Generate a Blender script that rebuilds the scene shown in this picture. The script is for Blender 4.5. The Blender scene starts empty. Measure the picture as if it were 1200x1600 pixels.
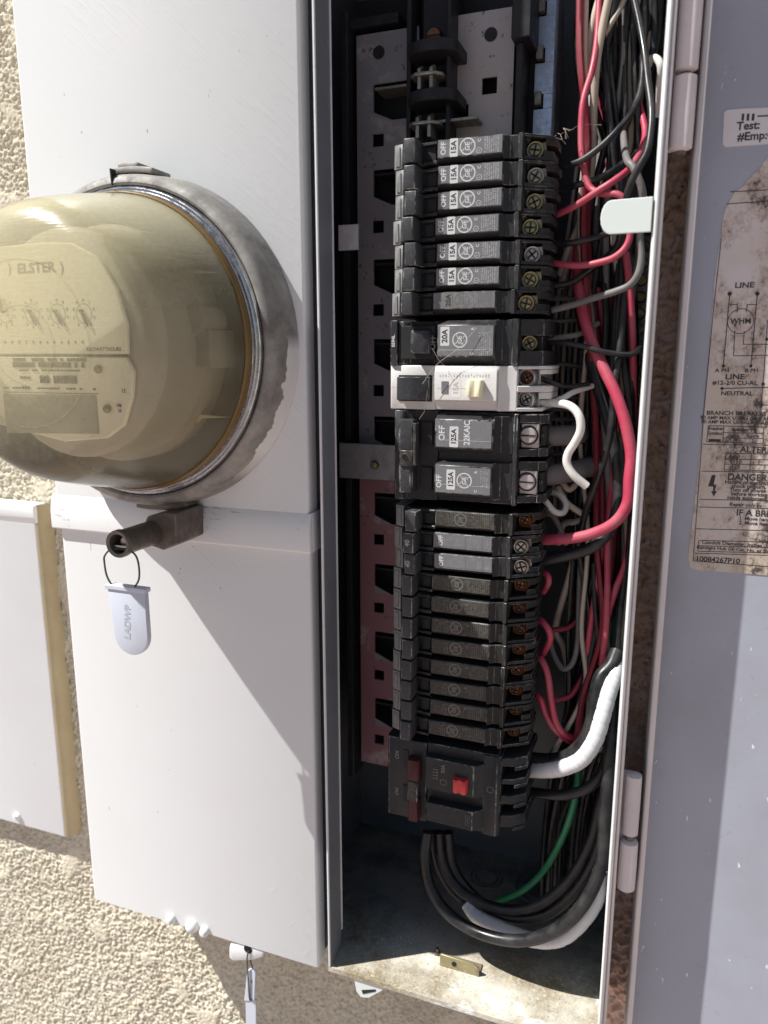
import bpy, bmesh, math, random
import numpy as np
from mathutils import Vector, Matrix
random.seed(7)
SC = bpy.context.scene
COL = SC.collection
PI = math.pi
H = 1450.0            # camera height above the ground, mm

# ------------------------------------------------------------------ camera
PITCH, YAW, FPX = 11.6, 20.6, 1170.0
cam = bpy.data.cameras.new('camera'); co = bpy.data.objects.new('camera', cam); COL.objects.link(co)
cam.sensor_fit = 'VERTICAL'; cam.sensor_height = 36; cam.lens = FPX/1600*36
cam.clip_start = 0.01; cam.clip_end = 200
co.location = (0, 0, H*.001)
co.rotation_euler = (math.radians(90-PITCH), 0, math.radians(YAW))
cam.dof.use_dof = True; cam.dof.focus_distance = 0.395; cam.dof.aperture_fstop = 9.0
SC.camera = co
# ------------------------------------------------------------------ world + sun
SUN = Vector((1.6, 1.0, -2.42))           # direction the light travels
d = -SUN.normalized()
elev = math.asin(d.z); azim = math.atan2(d.x, d.y)
w = bpy.data.worlds.new('World'); SC.world = w; w.use_nodes = True
nt = w.node_tree; bg = nt.nodes['Background']
sky = nt.nodes.new('ShaderNodeTexSky'); sky.sky_type = 'NISHITA'; sky.sun_disc = False
sky.sun_elevation = elev; sky.sun_rotation = azim % (2*PI)
nt.links.new(sky.outputs[0], bg.inputs[0]); bg.inputs[1].default_value = 0.05
sl = bpy.data.lights.new('sun', 'SUN'); so = bpy.data.objects.new('sun', sl); COL.objects.link(so)
sl.energy = 5.0; sl.angle = math.radians(0.5); sl.color = (1, .985, .955)
so.rotation_euler = SUN.to_track_quat('-Z', 'Y').to_euler()
so.location = (-1, -1, 4)
vs = SC.view_settings; vs.view_transform = 'Standard'; vs.look = 'None'; vs.gamma = 1; vs.exposure = 0.5
vs.use_curve_mapping = False
SC.render.engine = 'CYCLES'

# ------------------------------------------------------------------ pixel -> point helper (mm, camera at the origin)
_p, _w = math.radians(PITCH), math.radians(YAW)
FW = Vector((-math.sin(_w)*math.cos(_p), math.cos(_w)*math.cos(_p), -math.sin(_p)))
RT = Vector((math.cos(_w), math.sin(_w), 0)); UP = RT.cross(FW)
def ray(x, y): return FW*FPX + RT*(x-600) - UP*(y-800)
def at(x, y, Y):
    r = ray(x, y); return r*(Y/r.y)
def atz(x, y, Z):
    r = ray(x, y); return r*(Z/r.z)

# ------------------------------------------------------------------ materials
def rgb(c): return (c[0], c[1], c[2], 1)
class NT:
    def __init__(s, name):
        s.m = bpy.data.materials.new(name); s.m.use_nodes = True
        s.t = s.m.node_tree; s.b = s.t.nodes['Principled BSDF']; s.out = s.t.nodes['Material Output']
        s.tc = s.t.nodes.new('ShaderNodeTexCoord')
        g = s.t.nodes.new('ShaderNodeNewGeometry'); s.pos = g.outputs['Position']
    def n(s, k): return s.t.nodes.new(k)
    def l(s, a, b): s.t.links.new(a, b)
    def noise(s, scale, detail=4, rough=.55, stretch=None, dist=0, rot=None):
        n = s.n('ShaderNodeTexNoise'); n.inputs['Scale'].default_value = scale
        n.inputs['Detail'].default_value = detail; n.inputs['Roughness'].default_value = rough
        n.inputs['Distortion'].default_value = dist
        if stretch or rot:
            src = s.pos
            if rot:
                m0 = s.n('ShaderNodeMapping'); s.l(src, m0.inputs[0]); m0.inputs['Rotation'].default_value = rot; src = m0.outputs[0]
            mp = s.n('ShaderNodeMapping'); s.l(src, mp.inputs[0])
            if stretch: mp.inputs['Scale'].default_value = stretch
            s.l(mp.outputs[0], n.inputs['Vector'])
        else: s.l(s.pos, n.inputs['Vector'])
        return n.outputs['Fac']
    def ramp(s, f, a, b, c0=0., c1=1.):
        r = s.n('ShaderNodeMapRange'); r.inputs[1].default_value = a; r.inputs[2].default_value = b
        r.inputs[3].default_value = c0; r.inputs[4].default_value = c1; s.l(f, r.inputs[0]); return r.outputs[0]
    def mix(s, f, a, b):
        m = s.n('ShaderNodeMix'); m.data_type = 'RGBA'
        if isinstance(f, (int, float)): m.inputs[0].default_value = f
        else: s.l(f, m.inputs[0])
        for i, v in ((6, a), (7, b)):
            if isinstance(v, tuple): m.inputs[i].default_value = rgb(v)
            else: s.l(v, m.inputs[i])
        return m.outputs[2]
    def math(s, op, a, b=0.):
        m = s.n('ShaderNodeMath'); m.operation = op
        for i, v in ((0, a), (1, b)):
            if isinstance(v, (int, float)): m.inputs[i].default_value = v
            else: s.l(v, m.inputs[i])
        return m.outputs[0]
    def bump(s, h, strength, dist=.001, prev=None):
        b = s.n('ShaderNodeBump'); b.inputs['Strength'].default_value = strength; b.inputs['Distance'].default_value = dist
        s.l(h, b.inputs['Height'])
        if prev: s.l(prev, b.inputs['Normal'])
        return b.outputs[0]
    def done(s, col=None, rough=None, metal=0., nrm=None, spec=.5):
        i = s.b.inputs
        if col is not None:
            if isinstance(col, tuple): i['Base Color'].default_value = rgb(col)
            else: s.l(col, i['Base Color'])
        if rough is not None:
            if isinstance(rough, (int, float)): i['Roughness'].default_value = rough
            else: s.l(rough, i['Roughness'])
        if isinstance(metal, (int, float)): i['Metallic'].default_value = metal
        else: s.l(metal, i['Metallic'])
        i['Specular IOR Level'].default_value = spec
        if nrm: s.l(nrm, i['Normal'])
        return s.m

def paint(name, col, dirt=(.2, .17, .14), amt=.25, rough=.5, chips=None, streak=.25, metal=0, ct=.775):
    s = NT(name)
    big = s.noise(14, 5, .6); fine = s.noise(260, 3)
    c = s.mix(s.ramp(big, .45, .8, 0, amt), col, dirt)
    c = s.mix(s.ramp(fine, .62, .75, 0, amt*.6), c, dirt)
    if chips:
        c = s.mix(s.ramp(s.noise(330, 2, .5, (1, 1, .35), .6), ct, ct+.01), c, chips)
    st = s.noise(34, 5, .62, (1, 1, 11), .25, (0, -.75, 0)); st2 = s.noise(28, 4, .6, (1, 1, 8), .3, (0, .9, 0))
    st = s.math('MAXIMUM', s.ramp(st, .50, .72), s.ramp(st2, .64, .85))
    st = s.math('MULTIPLY', st, s.ramp(s.noise(9, 3), .42, .62))
    b = s.bump(st, streak, .0003); b = s.bump(s.noise(500, 3), .1, .0004, b)
    return s.done(c, s.ramp(big, .3, .7, rough-.08, rough+.12), metal, b)
def plastic(name, col, rough=.45, dust=(.30, .28, .25), amt=.35, scale=240, edge=True, spec=None):
    if spec is None: spec = .22 if max(col) < .15 else .5
    s = NT(name)
    n = s.noise(scale, 5, .7); n2 = s.noise(34, 4, .6)
    f = s.math('MULTIPLY', s.ramp(n, .46, .72, 0, 1), s.ramp(n2, .35, .65, .25, 1.))
    f = s.math('MULTIPLY', f, amt)
    c = s.mix(f, col, dust)
    if edge:
        g = s.n('ShaderNodeNewGeometry')
        e = s.ramp(g.outputs['Pointiness'], .515, .56, 0, .38)
        c = s.mix(e, c, tuple(min(1, v*2.2+.03) for v in col))
    b = s.bump(s.noise(900, 2), .18, .0003)
    return s.done(c, s.ramp(n, .3, .7, rough-.07, rough+.18), 0, b, spec)
def metalmat(name, col, rough=.35, rust=None, metal=1., scale=150, bumpy=.2, amt=.8):
    s = NT(name); n = s.noise(scale, 5, .65); n2 = s.noise(scale*.18, 4, .6)
    c = s.mix(s.ramp(n, .3, .7, 0, .5), col, tuple(v*.6 for v in col))
    mt = metal
    if rust:
        f = s.ramp(s.math('ADD', s.math('MULTIPLY', n, .4), s.math('MULTIPLY', n2, .6)), .48, .6, 0, amt)
        c = s.mix(f, c, rust); mt = s.math('SUBTRACT', metal, s.math('MULTIPLY', f, metal*.9))
    return s.done(c, s.ramp(n, .3, .7, rough-.1, rough+.2), mt, s.bump(n, bumpy, .0004))
def insul(name, col, rough=.32, fade=.25, spec=.5):
    s = NT(name); n = s.noise(90, 4, .6); n2 = s.noise(420, 3, .6)
    c = s.mix(s.ramp(n, .4, .75, 0, fade), col, (.32, .29, .27))
    c = s.mix(s.ramp(n2, .6, .75, 0, fade*.7), c, (.10, .09, .08))
    return s.done(c, s.ramp(n, .3, .7, rough-.08, rough+.2), 0, s.bump(n2, .12, .0004), spec)

M = {}
M['cover'] = paint('white_painted_steel', (.725, .735, .725), (.5, .45, .39), .08, .38, (.35, .33, .32), .38, 0, .765)
def bandmat():
    m = M['cover'].copy(); m.name = 'smudged_white_band'; t = m.node_tree; b = t.nodes['Principled BSDF']
    src = b.inputs['Base Color'].links[0].from_socket
    g = t.nodes.new('ShaderNodeNewGeometry'); mp = t.nodes.new('ShaderNodeMapping'); mp.inputs['Scale'].default_value = (.5, 1, 3)
    n = t.nodes.new('ShaderNodeTexNoise'); n.inputs['Scale'].default_value = 230; n.inputs['Detail'].default_value = 5; n.inputs['Roughness'].default_value = .75
    t.links.new(g.outputs['Position'], mp.inputs[0]); t.links.new(mp.outputs[0], n.inputs['Vector'])
    n2 = t.nodes.new('ShaderNodeTexNoise'); n2.inputs['Scale'].default_value = 16; t.links.new(g.outputs['Position'], n2.inputs['Vector'])
    a = t.nodes.new('ShaderNodeMath'); a.operation = 'MULTIPLY_ADD'; a.inputs[1].default_value = .7; t.links.new(n2.outputs[0], a.inputs[0]); t.links.new(n.outputs[0], a.inputs[2])
    r = t.nodes.new('ShaderNodeMapRange'); r.inputs[1].default_value = .97; r.inputs[2].default_value = 1.06; r.inputs[4].default_value = .75; t.links.new(a.outputs[0], r.inputs[0])
    x = t.nodes.new('ShaderNodeMix'); x.data_type = 'RGBA'; t.links.new(r.outputs[0], x.inputs[0]); t.links.new(src, x.inputs[6]); x.inputs[7].default_value = (.2, .19, .19, 1)
    t.links.new(x.outputs[2], b.inputs['Base Color']); return m
M['cover_band'] = bandmat()
M['small_box'] = paint('white_painted_small_box', (.78, .79, .785), (.4, .36, .3), .12, .42, (.25, .22, .18), .2)
M['tan_caulk'] = paint('tan_caulk', (.46, .37, .23), (.25, .18, .1), .5, .8, None, .6)
M['box_grey'] = paint('grey_enamel', (.13, .14, .155), (.06, .055, .05), .5, .42, (.4, .4, .4), .1)
M['flange_grey'] = paint('flange_grey_enamel', (.20, .215, .235), (.08, .075, .07), .5, .35, (.5, .5, .5), .15)
M['edge_white'] = paint('white_painted_edge', (.70, .71, .70), (.25, .23, .2), .35, .32, (.2, .19, .17), .3)
M['tab_green'] = paint('pale_green_tab', (.66, .72, .68), (.4, .4, .35), .08, .4, None, .1)
M['door'] = paint('blue_grey_enamel', (.385, .41, .47), (.24, .23, .24), .4, .36, (.75, .76, .78), .06, 0, .735)
M['lip'] = paint('door_lip_paint', (.66, .63, .62), (.3, .25, .22), .3, .4, None, .2)
M['hinge'] = paint('hinge_paint', (.68, .62, .62), (.3, .26, .25), .3, .38, None, .3)
M['black'] = plastic('black_breaker_plastic', (.011, .011, .012), .42, (.22, .21, .19), .16)
M['black_low'] = plastic('dusty_brown_black_plastic', (.009, .008, .007), .46, (.15, .125, .09), .2)
M['label_grey'] = plastic('sunlit_grey_label', (.10, .102, .105), .36, (.32, .31, .29), .45, 330)  # label plates greyer than the black body: sunlit look put into the colour
M['label_dark'] = plastic('dark_breaker_label', (.022, .020, .016), .42, (.34, .30, .22), .48, 700)
M['shoulder'] = plastic('sunlit_shoulder_plastic', (.13, .13, .125), .38, (.42, .41, .38), .5, 380)  # lighter than the black body: sun glare on the shoulders painted in
M['handle'] = plastic('breaker_handle_plastic', (.022, .023, .025), .36, (.28, .27, .25), .2, 420)
M['slot'] = plastic('black_slot', (.008, .008, .009), .5, (.1, .1, .1), .2)
M['bus_black'] = plastic('black_bus_insulator', (.007, .007, .009), .42, (.10, .09, .085), .25)
M['gfci'] = plastic('light_grey_plastic', (.60, .585, .56), .42, (.32, .28, .22), .35, 200, False)
M['gfci_button'] = plastic('cream_button', (.74, .70, .47), .4, (.5, .45, .3), .2, 200, False)
M['red_button'] = plastic('red_button', (.62, .035, .04), .35, (.3, .1, .1), .2, 200, False)
M['red_handle'] = plastic('dark_red_handle', (.042, .006, .006), .42, (.10, .06, .05), .12)
def edge_highlight_mat():  # worn edges, with bright edge highlights put into their colour
    s = NT('worn_highlight_edge'); n = s.noise(260, 4, .7); n2 = s.noise(45, 3, .6)
    f = s.math('MULTIPLY', s.ramp(n, .44, .62), s.ramp(n2, .42, .6, .12, 1))
    return s.done(s.mix(f, (.022, .022, .022), (.34, .335, .32)), .38, 0, s.bump(n, .2, .0003))
M['wear_highlight'] = edge_highlight_mat()
WEAR_LIT = {'black', 'black_low', 'handle', 'label_grey', 'label_dark', 'bus_black'}
M['print_white'] = NT('white_print').done((.55, .55, .54), .5)
M['print_dim'] = NT('dim_print').done((.15, .145, .13), .5)
M['print_black'] = NT('black_print').done((.03, .028, .028), .5)
M['print_grey'] = NT('grey_print').done((.33, .32, .30), .5)
M['steel'] = metalmat('screw_steel', (.40, .39, .36), .3, (.25, .20, .10), 1, 300)
M['brass'] = metalmat('dulled_brass', (.34, .30, .17), .35, (.18, .12, .05), 1, 300)
M['copper'] = metalmat('copper_screw', (.25, .105, .05), .42, (.10, .045, .025), 1, 300)
M['tin'] = metalmat('tin_plated_bus', (.34, .33, .29), .42, (.16, .14, .11), .7, 260, .4)
M['lug'] = metalmat('aluminium_lug', (.52, .47, .46), .4, (.35, .28, .26), .6, 300)
M['galv'] = metalmat('galvanised_strip', (.50, .56, .66), .35, (.33, .37, .42), .85, 480, .3, .5)
M['zinc'] = metalmat('yellow_zinc', (.46, .40, .24), .38, (.2, .16, .1), .6, 250)
M['rim_metal'] = metalmat('bright_rim', (.72, .73, .75), .18, None, 1, 200, .05)
M['amber'] = NT('amber_gasket').done((.17, .105, .03), .25)
M['dark_metal'] = metalmat('dark_bronze_lock', (.17, .145, .12), .4, (.07, .055, .045), .35, 160, .3)
M['bracket'] = metalmat('grey_bracket', (.36, .35, .35), .4, (.22, .2, .2), .35, 160)
def ringmat():
    s = NT('weathered_zinc_ring'); n = s.noise(90, 6, .7); n2 = s.noise(24, 4, .6, (1, 1, 1), .4)
    c = s.mix(s.ramp(n, .3, .7), (.33, .315, .29), (.165, .155, .14))
    c = s.mix(s.ramp(n2, .5, .72, 0, .7), c, (.44, .41, .36))
    sp = s.n('ShaderNodeSeparateXYZ'); s.l(s.pos, sp.inputs[0])
    # old wall paint left on the skirt of the ring, right and low
    k = s.math('ADD', s.ramp(sp.outputs[1], .333, .345), s.math('MULTIPLY', s.math('SUBTRACT', s.noise(60, 3), .5), 1.4))
    k2 = s.ramp(sp.outputs[0], -.215, -.196)
    k3 = s.ramp(sp.outputs[2], H*.001+.012, H*.001+.004)
    f = s.math('MULTIPLY', s.math('MULTIPLY', s.ramp(k, .40, .44), k2), k3)
    c = s.mix(f, c, (.72, .71, .68))
    return s.done(c, s.ramp(n, .3, .7, .5, .8), s.ramp(f, 0, 1, .2, 0), s.bump(n, .5, .0008))
M['ring'] = ringmat()
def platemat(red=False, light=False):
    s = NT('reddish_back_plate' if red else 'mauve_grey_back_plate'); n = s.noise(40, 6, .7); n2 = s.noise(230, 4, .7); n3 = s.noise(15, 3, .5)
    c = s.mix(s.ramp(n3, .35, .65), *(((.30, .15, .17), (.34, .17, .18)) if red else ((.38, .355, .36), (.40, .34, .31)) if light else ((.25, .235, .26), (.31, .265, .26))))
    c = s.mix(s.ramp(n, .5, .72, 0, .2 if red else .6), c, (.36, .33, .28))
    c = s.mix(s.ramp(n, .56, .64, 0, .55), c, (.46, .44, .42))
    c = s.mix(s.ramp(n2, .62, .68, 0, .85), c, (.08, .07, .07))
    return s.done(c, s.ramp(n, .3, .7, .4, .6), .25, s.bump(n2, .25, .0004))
M['plate'] = platemat(); M['plate_red'] = platemat(True); M['plate_lit'] = platemat(False, True)  # last one: same plate, its brighter lighting put into the colour
def floormat():
    s = NT('dusty_box_floor'); n = s.noise(28, 6, .65); n2 = s.noise(420, 4, .75); n3 = s.noise(17, 5, .7, None, .8)
    base = s.mix(s.ramp(n, .38, .66), (.28, .235, .16), (.66, .63, .55))
    c = s.mix(s.ramp(n2, .52, .66, 0, .7), base, (.66, .56, .38))
    c = s.mix(s.ramp(n2, .30, .40, .55, 0), c, (.14, .11, .08))
    c = s.mix(s.ramp(n3, .55, .62), c, (.74, .74, .71))
    sp = s.n('ShaderNodeSeparateXYZ'); s.l(s.pos, sp.inputs[0])
    far = s.ramp(s.math('ADD', sp.outputs[1], s.math('MULTIPLY', n, .05)), .412, .445)   # floor turns darker and greyer towards the back
    c = s.mix(far, c, s.mix(s.ramp(n, .4, .6), (.13, .135, .15), (.33, .30, .25)))
    return s.done(c, .75, 0, s.bump(n2, .55, .0010))
M['floor'] = floormat()
def stuccomat():
    s = NT('cream_stucco'); n = s.noise(300, 5, .7); n2 = s.noise(9, 4, .6); n3 = s.noise(70, 3, .6)
    c = s.mix(s.ramp(n2, .35, .65), (.60, .545, .42), (.69, .635, .50))
    c = s.mix(s.ramp(n3, .62, .72, 0, .5), c, (.42, .33, .22))
    c = s.mix(s.ramp(n, .58, .72, 0, .5), c, (.34, .28, .2))
    return s.done(c, .92, 0, s.bump(n, .5, .0009), .2)
M['stucco'] = stuccomat()
def stainmat():
    s = NT('stained_stucco'); n = s.noise(60, 6, .75); n2 = s.noise(240, 4, .7)
    c = s.mix(s.ramp(n, .35, .62), (.62, .40, .25), (.70, .56, .50))
    c = s.mix(s.ramp(n2, .58, .68, 0, .8), c, (.06, .05, .05))
    c = s.mix(s.ramp(n2, .34, .26, 0, .8), c, (.5, .45, .42))
    return s.done(c, .9, 0, s.bump(n, .9, .003), .2)
M['stain'] = stainmat()
def stickermat():
    s = NT('stained_paper_label'); n = s.noise(30, 7, .78, (1.3, 1, .8)); n2 = s.noise(380, 5, .8); n3 = s.noise(20, 4, .6)
    c = s.mix(s.ramp(n3, .35, .65), (.66, .61, .60), (.56, .48, .38))
    k = s.math('ADD', s.math('MULTIPLY', n, .72), s.math('MULTIPLY', n2, .28))
    sx_ = s.n('ShaderNodeSeparateXYZ'); s.l(s.pos, sx_.inputs[0])
    k = s.math('ADD', k, s.math('SUBTRACT', s.math('MULTIPLY', s.math('SUBTRACT', sx_.outputs[0], .034), 3.0), .002))
    c = s.mix(s.ramp(k, .45, .53, 0, .7), c, (.36, .27, .20))
    c = s.mix(s.ramp(k, .52, .575, 0, .93), c, (.045, .035, .035))
    return s.done(c, .55, 0, s.bump(n2, .12, .0003))
M['sticker'] = stickermat()
M['sticker_small'] = paint('small_white_label', (.72, .70, .71), (.45, .40, .40), .25, .5, (.3, .28, .28), .05)
M['tag'] = plastic('pale_blue_tag', (.56, .60, .67), .35, (.45, .45, .45), .15, 200, False)
M['seal_wire'] = metalmat('seal_wire', (.12, .13, .12), .4, None, .6)
M['ground'] = None
def groundmat():
    s = NT('reddish_concrete_ground'); n = s.noise(6, 6, .6); n2 = s.noise(60, 4, .6)
    c = s.mix(s.ramp(n, .3, .7), (.44, .345, .33), (.36, .29, .275))
    return s.done(s.mix(s.ramp(n2, .4, .7, 0, .4), c, (.25, .2, .18)), .9, 0, s.bump(n2, .3, .005))
M['ground'] = groundmat()
def domemat():
    m = bpy.data.materials.new('yellowed_polycarbonate'); m.use_nodes = True; t = m.node_tree
    t.nodes.clear(); o = t.nodes.new('ShaderNodeOutputMaterial')
    N = t.nodes.new; L = t.links.new
    geo = N('ShaderNodeNewGeometry'); sp = N('ShaderNodeSeparateXYZ'); L(geo.outputs['Position'], sp.inputs[0])
    tr = N('ShaderNodeBsdfTransparent'); tr.inputs[0].default_value = (.985, .955, .83, 1)
    df = N('ShaderNodeBsdfDiffuse'); df.inputs[0].default_value = (.94, .86, .56, 1)
    tl = N('ShaderNodeBsdfTranslucent'); tl.inputs[0].default_value = (.96, .87, .54, 1)
    gl = N('ShaderNodeBsdfGlossy'); gl.inputs['Roughness'].default_value = .2
    a = N('ShaderNodeMixShader'); a.inputs[0].default_value = .34; L(df.outputs[0], a.inputs[1]); L(tl.outputs[0], a.inputs[2])
    # haze, mixed in most strongly towards the upper left of the cover
    no = N('ShaderNodeTexNoise'); no.inputs['Scale'].default_value = 26; no.inputs['Detail'].default_value = 5; L(geo.outputs['Position'], no.inputs['Vector'])
    no2 = N('ShaderNodeTexNoise'); no2.inputs['Scale'].default_value = 420; no2.inputs['Detail'].default_value = 3; L(geo.outputs['Position'], no2.inputs['Vector'])
    hx = N('ShaderNodeMath'); hx.operation = 'MULTIPLY_ADD'; L(sp.outputs[0], hx.inputs[0]); hx.inputs[1].default_value = -.62; L(sp.outputs[2], hx.inputs[2])
    mr = N('ShaderNodeMapRange'); L(hx.outputs[0], mr.inputs[0])
    mr.inputs[1].default_value = H*.001+.1637-.035; mr.inputs[2].default_value = H*.001+.1637+.06; mr.inputs[3].default_value = .10; mr.inputs[4].default_value = .64
    ad = N('ShaderNodeMath'); ad.operation = 'MULTIPLY_ADD'; L(no.outputs[0], ad.inputs[0]); ad.inputs[1].default_value = .22; L(mr.outputs[0], ad.inputs[2])
    ad2 = N('ShaderNodeMath'); ad2.operation = 'MULTIPLY_ADD'; L(no2.outputs[0], ad2.inputs[0]); ad2.inputs[1].default_value = .16; L(ad.outputs[0], ad2.inputs[2])
    ad3 = N('ShaderNodeMath'); ad3.operation = 'SUBTRACT'; L(ad2.outputs[0], ad3.inputs[0]); ad3.inputs[1].default_value = .13; ad3.use_clamp = True
    b = N('ShaderNodeMixShader'); L(ad3.outputs[0], b.inputs[0]); L(tr.outputs[0], b.inputs[1]); L(a.outputs[0], b.inputs[2])
    fr = N('ShaderNodeFresnel'); fr.inputs[0].default_value = 1.5
    mp = N('ShaderNodeMapping'); mp.inputs['Scale'].default_value = (1, 1, 16); mp.inputs['Rotation'].default_value = (.3, .9, 0); L(geo.outputs['Position'], mp.inputs[0])
    sc_ = N('ShaderNodeTexNoise'); sc_.inputs['Scale'].default_value = 90; sc_.inputs['Detail'].default_value = 5; L(mp.outputs[0], sc_.inputs['Vector'])
    bp = N('ShaderNodeBump'); bp.inputs['Strength'].default_value = .25; bp.inputs['Distance'].default_value = .0006; L(sc_.outputs[0], bp.inputs['Height'])
    L(bp.outputs[0], gl.inputs['Normal']); L(bp.outputs[0], df.inputs['Normal'])
    c = N('ShaderNodeMixShader'); L(fr.outputs[0], c.inputs[0]); L(b.outputs[0], c.inputs[1]); L(gl.outputs[0], c.inputs[2])
    L(c.outputs[0], o.inputs[0]); return m
M['dome'] = domemat()
M['meter_face'] = NT('meter_face').done((.78, .77, .70), .5)
M['meter_body'] = plastic('meter_grey_body', (.36, .34, .33), .5, (.3, .28, .24), .3, 100, False)
M['meter_dark'] = NT('meter_dark_base').done((.085, .068, .052), .6)
WC = {'black': insul('black_wire', (.012, .012, .013), .3, .10, .4), 'red': insul('red_wire', (.43, .042, .080), .42, .25),
      'dark_red': insul('shaded_red_wire', (.20, .015, .028), .5, .12, .3),  # darker copy of the red: shade deep in the gutter put into its colour
      'white': insul('white_wire', (.70, .68, .63), .4, .3), 'tan': insul('aged_white_wire', (.46, .39, .31), .45, .25, .4),
      'grey': insul('grey_wire', (.16, .15, .145), .45, .35, .35), 'green': insul('green_wire', (.015, .20, .085), .35, .15),
      'tape': insul('white_tape', (.62, .62, .62), .35, .08)}

# ------------------------------------------------------------------ mesh builder
_tc = {}
def text2d(s, size):
    k = s
    if k not in _tc:
        cu = bpy.data.curves.new('t', 'FONT'); cu.body = s; cu.size = 1; cu.align_x = 'CENTER'; cu.align_y = 'CENTER'; cu.resolution_u = 3
        cu.offset = 0.028
        ob = bpy.data.objects.new('t', cu); COL.objects.link(ob)
        dg = bpy.context.evaluated_depsgraph_get()
        me = bpy.data.meshes.new_from_object(ob.evaluated_get(dg))
        _tc[k] = ([(v.co.x, v.co.y) for v in me.vertices], [tuple(p.vertices) for p in me.polygons])
        bpy.data.objects.remove(ob); bpy.data.curves.remove(cu); bpy.data.meshes.remove(me)
    v, f = _tc[k]; return [(x*size, y*size) for x, y in v], f
WEAR_LIT_ = ['black', 'black_low', 'handle', 'label_grey', 'label_dark']
class MB:
    def __init__(s, o=(0, 0, 0)): s.bm = bmesh.new(); s.o = Vector(o); s.mi = 0
    def v(s, p): return s.bm.verts.new(Vector(p)-s.o)
    def face(s, vs):
        try: f = s.bm.faces.new(vs); f.material_index = s.mi; return f
        except ValueError: return None
    def box(s, x0, x1, y0, y1, z0, z1):
        v = [s.v((x, y, z)) for x in (x0, x1) for y in (y0, y1) for z in (z0, z1)]
        for q in ((0, 1, 3, 2), (4, 6, 7, 5), (0, 4, 5, 1), (2, 3, 7, 6), (0, 2, 6, 4), (1, 5, 7, 3)): s.face([v[i] for i in q])
        return s
    def prism(s, pts, axis, a, b):
        def P(u, w, t): return {'x': (t, u, w), 'y': (u, t, w), 'z': (u, w, t)}[axis]
        A = [s.v(P(u, w_, a)) for u, w_ in pts]; B = [s.v(P(u, w_, b)) for u, w_ in pts]; n = len(pts)
        s.face(A[::-1]); s.face(B)
        for i in range(n): s.face([A[i], A[(i+1) % n], B[(i+1) % n], B[i]])
        return s
    def lathe(s, prof, cx, cz, seg=48, a0=0, a1=2*PI, close=True):
        full = abs(a1-a0-2*PI) < 1e-6; n = seg if full else seg+1; rings = []
        for r, y in prof:
            if r < 1e-6: rings.append([s.v((cx, y, cz))]); continue
            rings.append([s.v((cx+r*math.cos(a0+(a1-a0)*i/seg), y, cz+r*math.sin(a0+(a1-a0)*i/seg))) for i in range(n)])
        for A, B in zip(rings, rings[1:]):
            for i in range(seg):
                j = (i+1) % n
                if len(A) == 1: s.face([A[0], B[i], B[j]])
                elif len(B) == 1: s.face([A[i], A[j], B[0]])
                else: s.face([A[i], A[j], B[j], B[i]])
        return s
    def cyl(s, c, r, h, axis='y', seg=20):
        pts = [(r*math.cos(2*PI*i/seg), r*math.sin(2*PI*i/seg)) for i in range(seg)]; c = Vector(c)
        if axis == 'y': s.prism([(c.x+a, c.z+b) for a, b in pts], 'y', c.y, c.y+h)
        if axis == 'z': s.prism([(c.x+a, c.y+b) for a, b in pts], 'z', c.z, c.z+h)
        if axis == 'x': s.prism([(c.y+a, c.z+b) for a, b in pts], 'x', c.x, c.x+h)
        return s
    def tube(s, pts, r, seg=8, sub=5, caps=True):
        pts = [Vector(p) for p in pts]
        if len(pts) > 2:
            q = [pts[0]*2-pts[1]]+pts+[pts[-1]*2-pts[-2]]; out = []
            for i in range(1, len(q)-2):
                for k in range(sub):
                    t = k/sub; a, b, c, e = q[i-1:i+3]
                    out.append(.5*((2*b)+(c-a)*t+(2*a-5*b+4*c-e)*t*t+(3*b-a-3*c+e)*t**3))
            out.append(pts[-1]); pts = out
        n = len(pts); rad = r if callable(r) else (lambda t: r)
        up = Vector((0, 0, 1)); T0 = (pts[1]-pts[0]).normalized()
        if abs(T0.dot(up)) > .9: up = Vector((1, 0, 0))
        N = (up-T0*up.dot(T0)).normalized(); rings = []
        for i, p in enumerate(pts):
            T = (pts[min(i+1, n-1)]-pts[max(i-1, 0)]).normalized(); N = (N-T*N.dot(T)).normalized(); B = T.cross(N)
            rr = rad(i/(n-1)); rings.append([s.v(p+(N*math.cos(2*PI*k/seg)+B*math.sin(2*PI*k/seg))*rr) for k in range(seg)])
        for A, B in zip(rings, rings[1:]):
            for k in range(seg): s.face([A[k], A[(k+1) % seg], B[(k+1) % seg], B[k]])
        if caps: s.face(rings[0][::-1]); s.face(rings[-1])
        return s
    def text(s, t, size, o, u=(0, 0, 1), w_=(-1, 0, 0), sx=1.):
        V, F = text2d(t, size); o, u, w_ = Vector(o), Vector(u), Vector(w_)
        vv = [s.v(o+u*(a*sx)+w_*b) for a, b in V]
        for f in F: s.face([vv[i] for i in f])
        return s
    def quad(s, pts): s.face([s.v(p) for p in pts]); return s
    def stroke(s, pts, wd, Y, closed=False):
        """flat line of width wd in the XZ plane at depth Y"""
        n = len(pts)
        for i in range(n if closed else n-1):
            a, b = Vector((pts[i][0], pts[i][1])), Vector((pts[(i+1) % n][0], pts[(i+1) % n][1])); dd = (b-a)
            if dd.length < 1e-6: continue
            nn = Vector((-dd.y, dd.x)).normalized()*wd*.5
            s.quad([(p.x, Y, p.y) for p in (a+nn, b+nn, b-nn, a-nn)])
        return s
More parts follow.
